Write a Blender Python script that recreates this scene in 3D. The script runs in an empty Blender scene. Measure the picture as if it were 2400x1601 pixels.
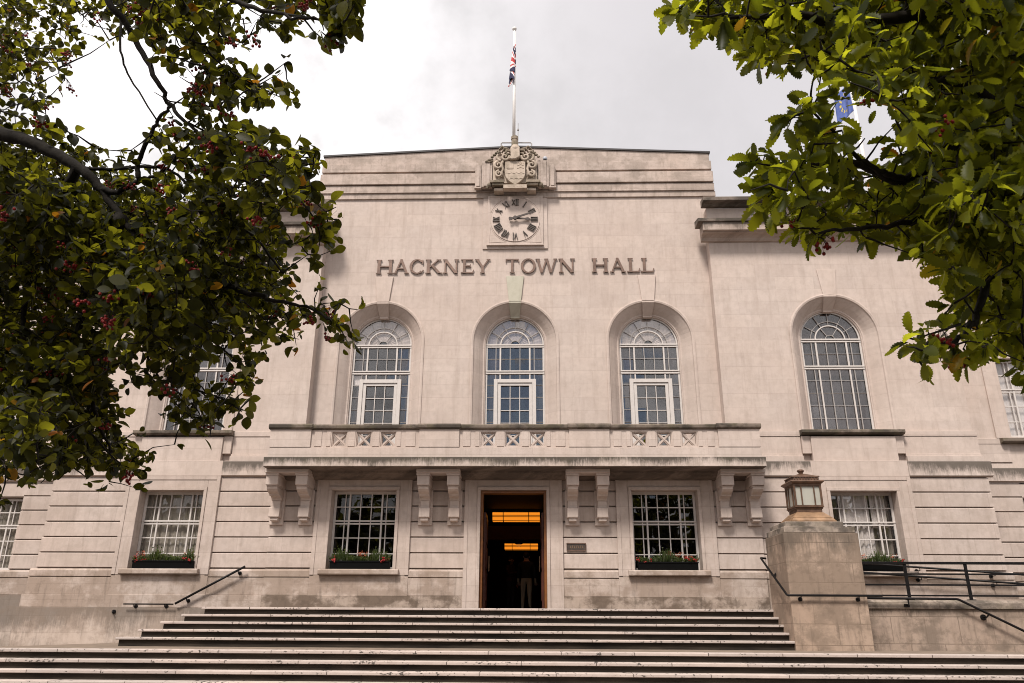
import bpy, math, random
import numpy as np
from mathutils import Vector, Matrix
from mathutils.geometry import tessellate_polygon

random.seed(11)
rng = np.random.default_rng(7)
scene = bpy.context.scene
COL = scene.collection
PI = math.pi
R = math.radians

# ------------------------------------------------------------------ camera
CAM = np.array([0.515, -21.0, 1.6])
AX_R = np.array([0.99963438, 0.02655069, 0.00511493])
AX_U = np.array([0.00423534, -0.34058855, 0.94020290])
AX_F = np.array([-0.02670513, 0.93983749, 0.34057648])
FPX = 1789.15
cam_data = bpy.data.cameras.new("camera")
cam_data.sensor_width = 36.0
cam_data.lens = FPX / 2400 * 36
cam_data.clip_start = 0.05
cam_data.clip_end = 600
cam = bpy.data.objects.new("camera", cam_data)
COL.objects.link(cam)
mw = Matrix.Identity(4)
for i in range(3):
    mw[i][0] = AX_R[i]; mw[i][1] = AX_U[i]; mw[i][2] = -AX_F[i]; mw[i][3] = CAM[i]
cam.matrix_world = mw
scene.camera = cam


def sight(px, py, d):
    """a point of a tree crown: direction seen in the photograph and its distance in metres"""
    return CAM + (AX_R * (px - 1200) / FPX - AX_U * (py - 800.5) / FPX + AX_F) * d


# ------------------------------------------------------------------ node helpers
def new_mat(name):
    m = bpy.data.materials.new(name)
    m.use_nodes = True
    nt = m.node_tree
    nt.nodes.clear()
    out = nt.nodes.new("ShaderNodeOutputMaterial")
    return m, nt, out


def N(nt, typ, **kw):
    n = nt.nodes.new(typ)
    for k, v in kw.items():
        if k in n.inputs:
            n.inputs[k].default_value = v
        else:
            setattr(n, k, v)
    return n


def L(nt, a, b):
    nt.links.new(a, b)


def math_node(nt, op, a, b=None, clamp=False):
    n = nt.nodes.new("ShaderNodeMath")
    n.operation = op
    n.use_clamp = clamp
    for i, v in enumerate((a, b)):
        if v is None:
            continue
        if isinstance(v, (int, float)):
            n.inputs[i].default_value = v
        else:
            L(nt, v, n.inputs[i])
    return n.outputs[0]


def mapr(nt, v, a, b, c, d, smooth=False):
    n = nt.nodes.new("ShaderNodeMapRange")
    if smooth:
        n.interpolation_type = "SMOOTHSTEP"
    L(nt, v, n.inputs[0])
    for i, x in enumerate((a, b, c, d)):
        n.inputs[i + 1].default_value = x
    return n.outputs[0]


def mixc(nt, fac, a, b, blend="MIX"):
    n = nt.nodes.new("ShaderNodeMix")
    n.data_type = "RGBA"
    n.blend_type = blend
    for sock, v in ((n.inputs[0], fac), (n.inputs[6], a), (n.inputs[7], b)):
        if isinstance(v, (int, float)):
            sock.default_value = v
        elif isinstance(v, (tuple, list)):
            sock.default_value = (*v[:3], 1.0)
        else:
            L(nt, v, sock)
    return n.outputs[2]


def noise(nt, vec, scale, detail=4.0, rough=0.55):
    n = N(nt, "ShaderNodeTexNoise", Scale=scale, Detail=detail, Roughness=rough)
    L(nt, vec, n.inputs["Vector"])
    return n.outputs["Fac"]


def principled(nt, out, color, rough=0.6, metal=0.0, spec=0.4, normal=None):
    p = nt.nodes.new("ShaderNodeBsdfPrincipled")
    if isinstance(color, (tuple, list)):
        p.inputs["Base Color"].default_value = (*color[:3], 1)
    else:
        L(nt, color, p.inputs["Base Color"])
    if isinstance(rough, (int, float)):
        p.inputs["Roughness"].default_value = rough
    else:
        L(nt, rough, p.inputs["Roughness"])
    p.inputs["Metallic"].default_value = metal
    p.inputs["Specular IOR Level"].default_value = spec
    if normal is not None:
        L(nt, normal, p.inputs["Normal"])
    L(nt, p.outputs[0], out.inputs[0])
    return p


def bump(nt, h, strength=0.3, dist=0.02):
    b = nt.nodes.new("ShaderNodeBump")
    b.inputs["Strength"].default_value = strength
    b.inputs["Distance"].default_value = dist
    L(nt, h, b.inputs["Height"])
    return b.outputs[0]


def world_uv(nt):
    g = nt.nodes.new("ShaderNodeNewGeometry")
    s = nt.nodes.new("ShaderNodeSeparateXYZ")
    L(nt, g.outputs["Position"], s.inputs[0])
    u = math_node(nt, "ADD", s.outputs[0], s.outputs[1])
    return g.outputs["Position"], u, s.outputs[2], s


def combine(nt, x, y, z=0.0):
    c = nt.nodes.new("ShaderNodeCombineXYZ")
    for i, v in enumerate((x, y, z)):
        if isinstance(v, (int, float)):
            c.inputs[i].default_value = v
        else:
            L(nt, v, c.inputs[i])
    return c.outputs[0]


STONE = (0.49, 0.413, 0.370)


def stone(name, base=STONE, block=(1.12, 0.395), joint=0.87, stain=None, grime=0.0, grime_col=(0.165, 0.12, 0.092), mossy=0.0, blotch=1.0):
    """Portland stone in courses. stain=(z_top, z_bottom, amount): soot runs that start under a ledge; grime: dirty patches"""
    m, nt, out = new_mat(name)
    pos, u, z, _ = world_uv(nt)
    v = math_node(nt, "SUBTRACT", z, 2.77)
    bv = combine(nt, u, v)
    br = N(nt, "ShaderNodeTexBrick", Scale=1.0)
    br.offset = 0.5
    br.inputs["Color1"].default_value = (1.055, 1.04, 1.03, 1)
    br.inputs["Color2"].default_value = (0.945, 0.93, 0.925, 1)
    br.inputs["Mortar"].default_value = (joint, joint * 0.97, joint * 0.95, 1)
    br.inputs["Mortar Size"].default_value = 0.0045 if block[0] > 1 else 0.011
    br.inputs["Mortar Smooth"].default_value = 0.3
    br.inputs["Bias"].default_value = 0.0
    br.inputs["Brick Width"].default_value = block[0]
    br.inputs["Row Height"].default_value = block[1]
    L(nt, bv, br.inputs["Vector"])
    col = mixc(nt, 1.0, base, br.outputs["Color"], "MULTIPLY")
    n1 = noise(nt, pos, 0.45, 3)
    n2 = noise(nt, pos, 7.0, 7, 0.65)
    st = noise(nt, combine(nt, math_node(nt, "MULTIPLY", u, 5.0), math_node(nt, "MULTIPLY", z, 0.55)), 1.0, 5, 0.6)
    # damp, warmer and greyer fields of the stone itself
    col = mixc(nt, mapr(nt, n1, 0.35, 0.7, 0.0, 0.30 * blotch), col, (base[0] * 0.93, base[1] * 0.83, base[2] * 0.76))
    col = mixc(nt, mapr(nt, n2, 0.42, 0.72, 0.0, 0.38 * blotch), col, (base[0] * 0.76, base[1] * 0.74, base[2] * 0.70))
    col = mixc(nt, mapr(nt, st, 0.5, 0.74, 0.0, 0.40 * blotch), col, (base[0] * 0.66, base[1] * 0.62, base[2] * 0.58))
    # thin dark bed marks and pits
    pit = noise(nt, combine(nt, math_node(nt, "MULTIPLY", u, 3.0), math_node(nt, "MULTIPLY", z, 14.0)), 1.3, 6, 0.7)
    col = mixc(nt, mapr(nt, pit, 0.63, 0.73, 0.0, 0.42), col, (0.26, 0.21, 0.18))
    if stain:
        zt, zb, am = stain
        g = mapr(nt, z, zb, zt, 0.0, 1.0)
        r1 = noise(nt, combine(nt, math_node(nt, "MULTIPLY", u, 26.0), math_node(nt, "MULTIPLY", z, 1.5)), 1.0, 4, 0.7)
        r2 = noise(nt, combine(nt, math_node(nt, "MULTIPLY", u, 5.0), math_node(nt, "MULTIPLY", z, 3.0), 2.0), 1.0, 7, 0.7)
        big = noise(nt, combine(nt, math_node(nt, "MULTIPLY", u, 0.8), 3.7), 1.0, 2)
        f = g
        for nn, a in ((r1, 1.1), (r2, 1.5), (big, 1.5)):
            f = math_node(nt, "ADD", f, math_node(nt, "MULTIPLY", math_node(nt, "SUBTRACT", nn, 0.5), a))
        f = mapr(nt, f, 0.02, 0.85, 0.0, am, True)
        col = mixc(nt, f, col, (0.058, 0.048, 0.038))
    if grime:
        gn = noise(nt, combine(nt, math_node(nt, "MULTIPLY", u, 1.0), math_node(nt, "MULTIPLY", z, 1.4), 1.3), 1.15, 6, 0.62)
        col = mixc(nt, mapr(nt, gn, 0.44, 0.58, 0.0, grime, True), col, grime_col)
        g4 = noise(nt, pos, 3.2, 8, 0.72)
        col = mixc(nt, mapr(nt, g4, 0.50, 0.62, 0.0, grime * 0.55, True), col, tuple(c * 0.72 for c in grime_col))
        g3 = noise(nt, combine(nt, math_node(nt, "MULTIPLY", u, 9.0), math_node(nt, "MULTIPLY", z, 1.1), 5.0), 1.0, 5, 0.6)
        col = mixc(nt, mapr(nt, g3, 0.52, 0.75, 0.0, grime * 0.7, True), col, (0.09, 0.068, 0.052))
    if mossy:
        gm = noise(nt, pos, 2.6, 6, 0.7)
        col = mixc(nt, mapr(nt, gm, 0.45, 0.62, 0.0, mossy, True), col, (0.10, 0.085, 0.05))
    h = math_node(nt, "ADD", math_node(nt, "MULTIPLY", n2, 0.6), math_node(nt, "MULTIPLY", br.outputs["Fac"], -0.8))
    principled(nt, out, col, 0.88, 0, 0.25, bump(nt, h, 0.35, 0.012))
    return m


def plain(name, color, rough=0.6, metal=0.0, spec=0.4, var=0.15, scale=6.0, bumpy=0.0):
    m, nt, out = new_mat(name)
    g = nt.nodes.new("ShaderNodeNewGeometry")
    n = noise(nt, g.outputs["Position"], scale, 5)
    col = mixc(nt, mapr(nt, n, 0.3, 0.75, 0.0, 1.0), tuple(c * (1 + var) for c in color), tuple(c * (1 - var) for c in color))
    principled(nt, out, col, rough, metal, spec, bump(nt, n, bumpy, 0.01) if bumpy else None)
    return m


def emitter(name, color, strength):
    m, nt, out = new_mat(name)
    e = N(nt, "ShaderNodeEmission", Strength=strength)
    e.inputs[0].default_value = (*color, 1)
    L(nt, e.outputs[0], out.inputs[0])
    return m


def glass_mat(name, refl=0.10, tint=(0.95, 0.93, 0.925)):
    m, nt, out = new_mat(name)
    t = nt.nodes.new("ShaderNodeBsdfTransparent")
    t.inputs[0].default_value = (*tint, 1)
    gl = nt.nodes.new("ShaderNodeBsdfGlossy")
    gl.inputs["Roughness"].default_value = 0.015
    g = nt.nodes.new("ShaderNodeNewGeometry")
    nz = noise(nt, g.outputs["Position"], 1.6, 1)
    sp = nt.nodes.new("ShaderNodeSeparateXYZ"); L(nt, g.outputs["Position"], sp.inputs[0])
    cell = combine(nt, math_node(nt, "FLOOR", math_node(nt, "MULTIPLY", sp.outputs[0], 3.45)), math_node(nt, "FLOOR", math_node(nt, "MULTIPLY", sp.outputs[2], 2.6)))
    wn = nt.nodes.new("ShaderNodeTexWhiteNoise"); L(nt, cell, wn.inputs["Vector"])
    dv = nt.nodes.new("ShaderNodeVectorMath"); dv.operation = "MULTIPLY_ADD"; L(nt, wn.outputs["Color"], dv.inputs[0]); dv.inputs[1].default_value = (0.07, 0.0, 0.07); dv.inputs[2].default_value = (-0.035, 0, -0.035)
    av = nt.nodes.new("ShaderNodeVectorMath"); av.operation = "ADD"; L(nt, bump(nt, nz, 0.10, 0.05), av.inputs[0]); L(nt, dv.outputs[0], av.inputs[1])
    nv_ = nt.nodes.new("ShaderNodeVectorMath"); nv_.operation = "NORMALIZE"; L(nt, av.outputs[0], nv_.inputs[0])
    L(nt, nv_.outputs[0], gl.inputs["Normal"])
    fr = nt.nodes.new("ShaderNodeLayerWeight")
    fr.inputs["Blend"].default_value = 0.2
    f = math_node(nt, "ADD", math_node(nt, "MULTIPLY", fr.outputs["Facing"], 0.35), refl, True)
    mx = nt.nodes.new("ShaderNodeMixShader")
    L(nt, f, mx.inputs[0]); L(nt, t.outputs[0], mx.inputs[1]); L(nt, gl.outputs[0], mx.inputs[2])
    L(nt, mx.outputs[0], out.inputs[0])
    return m


def cloth_mat(name, color, trans=0.5):
    m, nt, out = new_mat(name)
    g = nt.nodes.new("ShaderNodeNewGeometry")
    s = nt.nodes.new("ShaderNodeSeparateXYZ")
    L(nt, g.outputs["Position"], s.inputs[0])
    w = noise(nt, combine(nt, math_node(nt, "MULTIPLY", s.outputs[0], 9.0), math_node(nt, "MULTIPLY", s.outputs[2], 0.3)), 1.0, 3)
    col = mixc(nt, mapr(nt, w, 0.3, 0.7, 0, 1), tuple(c * 1.1 for c in color), tuple(c * 0.82 for c in color))
    d = nt.nodes.new("ShaderNodeBsdfDiffuse"); tr = nt.nodes.new("ShaderNodeBsdfTranslucent")
    L(nt, col, d.inputs[0]); L(nt, col, tr.inputs[0])
    mx = nt.nodes.new("ShaderNodeMixShader"); mx.inputs[0].default_value = trans
    L(nt, d.outputs[0], mx.inputs[1]); L(nt, tr.outputs[0], mx.inputs[2]); L(nt, mx.outputs[0], out.inputs[0])
    return m


def leaf_mat(name, greens, glow, odd, gmid=0.3):
    m, nt, out = new_mat(name)
    g = nt.nodes.new("ShaderNodeNewGeometry")
    ramp = nt.nodes.new("ShaderNodeValToRGB")
    cr = ramp.color_ramp
    stops = [(0.0, greens[0]), (0.45, greens[1]), (0.988, greens[2])] + ([(0.992, odd[0]), (1.0, odd[1])] if odd else [])
    while len(cr.elements) < len(stops):
        cr.elements.new(0.5)
    for e, (p, c) in zip(cr.elements, stops):
        e.position = p; e.color = (*c, 1)
    L(nt, g.outputs["Random Per Island"], ramp.inputs[0])
    n = noise(nt, g.outputs["Position"], 60, 3)
    col = mixc(nt, mapr(nt, n, 0.35, 0.7, 0.0, 0.5), ramp.outputs[0], (0.03, 0.04, 0.01))
    gr = nt.nodes.new("ShaderNodeValToRGB")
    stops = [(0.0, glow[0]), (gmid, tuple(0.75 * a + 0.25 * b for a, b in zip(*glow))), (0.988, glow[1])] + ([(0.992, (0.5, 0.16, 0.01)), (1.0, (0.55, 0.3, 0.02))] if odd else [])
    while len(gr.color_ramp.elements) < len(stops):
        gr.color_ramp.elements.new(0.5)
    for e, (p, c) in zip(gr.color_ramp.elements, stops):
        e.position = p; e.color = (*c, 1)
    L(nt, g.outputs["Random Per Island"], gr.inputs[0])
    p = nt.nodes.new("ShaderNodeBsdfPrincipled")
    L(nt, col, p.inputs["Base Color"])
    p.inputs["Roughness"].default_value = 0.45
    p.inputs["Specular IOR Level"].default_value = 0.18
    tr = nt.nodes.new("ShaderNodeBsdfTranslucent")
    L(nt, gr.outputs[0], tr.inputs[0])
    mx = nt.nodes.new("ShaderNodeMixShader"); mx.inputs[0].default_value = 0.48
    L(nt, p.outputs[0], mx.inputs[1]); L(nt, tr.outputs[0], mx.inputs[2]); L(nt, mx.outputs[0], out.inputs[0])
    return m


MT = {}
MT["stone"] = stone("stone", grime=0.15, grime_col=(0.34, 0.27, 0.23), blotch=1.2)
MT["parapet"] = stone("parapet_stone", base=(0.455, 0.38, 0.338), grime=0.55, grime_col=(0.25, 0.20, 0.165), blotch=1.8)
MT["band"] = stone("ground_floor_stone", base=(0.465, 0.392, 0.352), joint=0.74, grime=0.24, grime_col=(0.29, 0.23, 0.19), blotch=1.3)
MT["slab"] = stone("sooty_slab_stone", stain=(5.47, 5.20, 0.95), mossy=0.25)
MT["cap"] = stone("sooty_cap_stone", base=(0.19, 0.155, 0.128), grime=0.9, grime_col=(0.05, 0.041, 0.033), mossy=0.5)
MT["course"] = stone("streaked_course_stone", stain=(5.57, 5.16, 0.85))
MT["cornice"] = stone("streaked_cornice_stone", base=(0.42, 0.345, 0.30), stain=(12.74, 12.36, 0.8), grime=0.25)
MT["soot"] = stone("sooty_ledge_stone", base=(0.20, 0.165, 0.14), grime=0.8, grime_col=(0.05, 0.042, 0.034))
MT["soffit"] = stone("sooty_shaded_soffit_stone", base=(0.17, 0.132, 0.108), grime=0.7, grime_col=(0.06, 0.046, 0.038), block=(9, 9))  # soot plus the shade of the underside, both put into the colour
MT["carved"] = stone("carved_stone", base=(0.44, 0.365, 0.30), joint=0.97, mossy=0.35, block=(9, 9))
MT["carved_dark"] = stone("mossy_carved_stone", base=(0.28, 0.23, 0.18), joint=0.97, mossy=0.6, block=(9, 9), grime=0.5, grime_col=(0.06, 0.05, 0.035))
MT["plinth"] = stone("plinth_stone", base=(0.43, 0.36, 0.318), grime=0.6, grime_col=(0.22, 0.16, 0.12), blotch=1.5)
MT["base"] = stone("stained_base_stone", base=(0.37, 0.305, 0.26), grime=0.95, grime_col=(0.13, 0.095, 0.072), block=(1.12, 0.34), blotch=1.6)
MT["ledge"] = stone("streaked_plinth_stone", base=(0.44, 0.365, 0.315), stain=(1.82, 1.15, 0.62), grime=0.45, grime_col=(0.20, 0.147, 0.112))
MT["pier"] = stone("pier_stone", base=(0.36, 0.275, 0.215), stain=(3.45, 2.5, 0.72), grime=0.75, grime_col=(0.19, 0.14, 0.105), block=(0.95, 0.42), joint=0.50, blotch=1.7)
MT["pier_cap"] = stone("pier_cap_stone", base=(0.30, 0.25, 0.21), grime=0.9, grime_col=(0.085, 0.07, 0.058), block=(3, 3), mossy=0.3)
MT["ramp"] = stone("ramp_stone", base=(0.33, 0.26, 0.212), stain=(1.9, 1.65, 0.8), grime=0.75, grime_col=(0.15, 0.115, 0.09), block=(0.72, 0.55), joint=0.5, blotch=1.7)
MT["green_key"] = stone("verdigris_stained_stone", base=(0.42, 0.40, 0.33), joint=0.97, block=(9, 9))
MT["dial"] = stone("dial_stone", base=(0.485, 0.405, 0.36), joint=0.99, block=(9, 9), blotch=0.6)
MT["key"] = stone("keystone_stone", base=(0.48, 0.40, 0.355), joint=0.97, block=(9, 9))
MT["white"] = plain("white_paint", (0.50, 0.455, 0.425), 0.45, 0, 0.4, 0.06, 12)
MT["bar"] = plain("shade_grey_bar_paint", (0.30, 0.275, 0.26), 0.5, 0, 0.4, 0.1, 12)  # shading of the white muntins put into a grey; roof metalwork shares it
MT["glass"] = glass_mat("window_glass", 0.075)
MT["glass_low"] = glass_mat("dark_window_glass", 0.03)
MT["net"] = cloth_mat("net_curtain", (0.085, 0.075, 0.078), 0.3)
MT["blind"] = cloth_mat("pale_blind", (0.44, 0.42, 0.36), 0.3)
MT["blind_or_reflection"] = cloth_mat("white_blind_or_reflection", (0.85, 0.83, 0.80), 0.2)  # real blinds, and painted reflections in one ground floor window
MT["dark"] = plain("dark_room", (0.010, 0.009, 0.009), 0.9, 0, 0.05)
MT["fan_blind"] = cloth_mat("fan_blind", (0.62, 0.58, 0.55), 0.2)
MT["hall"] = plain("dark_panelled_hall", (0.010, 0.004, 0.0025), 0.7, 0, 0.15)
MT["amberlit"] = plain("amberlit_soffit", (0.20, 0.07, 0.02), 0.6)  # amber lamplight on the hall beam, put into its base colour
MT["bronze"] = plain("weathered_bronze", (0.125, 0.076, 0.056), 0.5, 0.35, 0.5, 0.35, 9)
MT["numeral"] = plain("dark_bronze", (0.055, 0.042, 0.034), 0.5, 0.2, 0.4, 0.3, 15)
MT["hand"] = plain("clock_hand_bronze", (0.04, 0.028, 0.023), 0.5, 0.2, 0.4, 0.2)
MT["iron"] = plain("black_iron_paint", (0.008, 0.007, 0.007), 0.42, 0.0, 0.14, 0.4, 25)
MT["lead"] = plain("lead_coping", (0.045, 0.04, 0.04), 0.6, 0.0, 0.3)
MT["wood"] = plain("amber_wood", (0.15, 0.054, 0.013), 0.45, 0, 0.4, 0.3, 5)
MT["wood_dark"] = plain("red_brown_wood", (0.055, 0.014, 0.007), 0.45, 0, 0.4, 0.3, 5)
MT["lamp"] = emitter("amber_lamp", (1.0, 0.29, 0.018), 0.54)
MT["lamp_dim"] = emitter("dim_amber_lamp", (0.5, 0.16, 0.02), 0.5)
MT["lantern"] = plain("brown_lantern_metal", (0.105, 0.058, 0.036), 0.42, 0.35, 0.5, 0.45, 8)
MT["lantern_gold"] = plain("golden_lantern_metal", (0.25, 0.15, 0.085), 0.42, 0.3, 0.5, 0.35, 6)
MT["frost"] = plain("frosted_lantern_glass", (0.36, 0.345, 0.30), 0.22, 0, 0.6, 0.06, 4)
MT["bark"] = plain("tree_bark", (0.014, 0.011, 0.008), 0.85, 0, 0.2, 0.4, 30, 0.6)
MT["berry"] = plain("red_berry", (0.17, 0.010, 0.008), 0.4, 0, 0.25, 0.5, 30)
MT["leaf_a"] = leaf_mat("whitebeam_leaf", ((0.007, 0.007, 0.002), (0.012, 0.013, 0.004), (0.024, 0.025, 0.008)), ((0.032, 0.034, 0.003), (0.50, 0.47, 0.025)), ((0.30, 0.10, 0.02), (0.32, 0.17, 0.03)), 0.62)
MT["leaf_b"] = leaf_mat("toothed_leaf", ((0.010, 0.015, 0.003), (0.026, 0.036, 0.005), (0.050, 0.062, 0.010)), ((0.12, 0.14, 0.007), (0.72, 0.72, 0.028)), ((0.36, 0.26, 0.02), (0.40, 0.30, 0.03)))
MT["plant"] = leaf_mat("window_box_leaf", ((0.03, 0.05, 0.015), (0.06, 0.09, 0.03), (0.12, 0.13, 0.08)), ((0.10, 0.14, 0.02), (0.2, 0.22, 0.05)), None)
MT["petal"] = plain("red_petal", (0.26, 0.014, 0.013), 0.6, 0, 0.3, 0.35, 40)
MT["orange_petal"] = plain("rust_petal", (0.26, 0.07, 0.03), 0.6, 0, 0.3, 0.4, 40)
MT["trough"] = plain("black_trough", (0.003, 0.003, 0.003), 0.6, 0, 0.08)
MT["pole"] = plain("white_pole_paint", (0.70, 0.66, 0.63), 0.4, 0, 0.4, 0.05)
MT["f_blue"] = plain("flag_navy", (0.022, 0.022, 0.060), 0.8)
MT["f_red"] = plain("flag_red", (0.42, 0.035, 0.035), 0.8)
MT["f_white"] = plain("flag_white", (0.72, 0.68, 0.67), 0.8)
MT["f_sky"] = plain("flag_blue", (0.075, 0.11, 0.30), 0.8, var=0.3)
MT["f_gold"] = plain("flag_gold", (0.55, 0.42, 0.06), 0.8)
MT["skin"] = plain("skin", (0.40, 0.24, 0.17), 0.6)
MT["trouser"] = plain("beige_trousers", (0.42, 0.32, 0.20), 0.9)
MT["shirt"] = plain("dark_top", (0.02, 0.018, 0.018), 0.9)
MT["shirt_red"] = plain("dull_red_top", (0.16, 0.04, 0.03), 0.9)
MT["hair"] = plain("dark_hair", (0.015, 0.010, 0.008), 0.7)
MT["cctv"] = plain("camera_casing", (0.35, 0.36, 0.40), 0.4)


def step_mat(name, riser):
    m, nt, out = new_mat(name)
    pos, u, z, s = world_uv(nt)
    x = s.outputs[0]
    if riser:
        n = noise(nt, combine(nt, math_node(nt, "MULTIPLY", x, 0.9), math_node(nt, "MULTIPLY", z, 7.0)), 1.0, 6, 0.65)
        col = mixc(nt, mapr(nt, n, 0.35, 0.7, 0, 1), (0.012, 0.009, 0.007), (0.050, 0.038, 0.028))  # sooty stone, darkened further to carry the shadow of the nosing
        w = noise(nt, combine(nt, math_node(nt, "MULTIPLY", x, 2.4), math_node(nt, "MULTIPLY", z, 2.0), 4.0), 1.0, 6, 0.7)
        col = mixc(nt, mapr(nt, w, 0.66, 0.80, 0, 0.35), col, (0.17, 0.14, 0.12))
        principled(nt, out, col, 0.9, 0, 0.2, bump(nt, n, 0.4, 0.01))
    else:
        row = math_node(nt, "MULTIPLY", math_node(nt, "FLOOR", math_node(nt, "MULTIPLY", z, 6.25)), 0.617)
        ux = math_node(nt, "ADD", x, row)
        br = N(nt, "ShaderNodeTexBrick", Scale=1.0)
        br.inputs["Color1"].default_value = (1.08, 1.05, 1.03, 1); br.inputs["Color2"].default_value = (0.9, 0.9, 0.9, 1)
        br.inputs["Mortar"].default_value = (0.12, 0.1, 0.09, 1)
        br.inputs["Mortar Size"].default_value = 0.008; br.inputs["Brick Width"].default_value = 1.35; br.inputs["Row Height"].default_value = 50.0
        L(nt, combine(nt, ux, math_node(nt, "ADD", s.outputs[1], 25.0)), br.inputs["Vector"])
        col = mixc(nt, 1.0, (0.41, 0.35, 0.318), br.outputs["Color"], "MULTIPLY")
        n = noise(nt, pos, 5.0, 6)
        col = mixc(nt, mapr(nt, n, 0.4, 0.75, 0, 0.5), col, (0.30, 0.24, 0.21))
        # chipped and blackened spots along the nosing
        c1 = noise(nt, combine(nt, math_node(nt, "MULTIPLY", ux, 16.0), math_node(nt, "MULTIPLY", z, 22.0), math_node(nt, "MULTIPLY", s.outputs[1], 3.0)), 1.0, 3, 0.6)
        c2 = noise(nt, combine(nt, math_node(nt, "MULTIPLY", ux, 0.8), row, 9.0), 1.0, 2)
        f = math_node(nt, "ADD", c1, math_node(nt, "MULTIPLY", math_node(nt, "SUBTRACT", c2, 0.5), 0.5))
        col = mixc(nt, mapr(nt, f, 0.61, 0.67, 0, 0.9), col, (0.05, 0.042, 0.036))
        principled(nt, out, col, 0.85, 0, 0.25, bump(nt, n, 0.25, 0.01))
    return m


MT["riser"] = step_mat("sooty_shaded_riser_stone", True)
MT["nosing"] = step_mat("worn_nosing_stone", False)
MT["landing"] = plain("brown_landing_paving", (0.17, 0.13, 0.10), 0.9, 0, 0.2, 0.3, 3, 0.3)
MT["paving"] = stone("square_paving", base=(0.10, 0.085, 0.075), block=(0.9, 0.6), joint=0.6)


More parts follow.
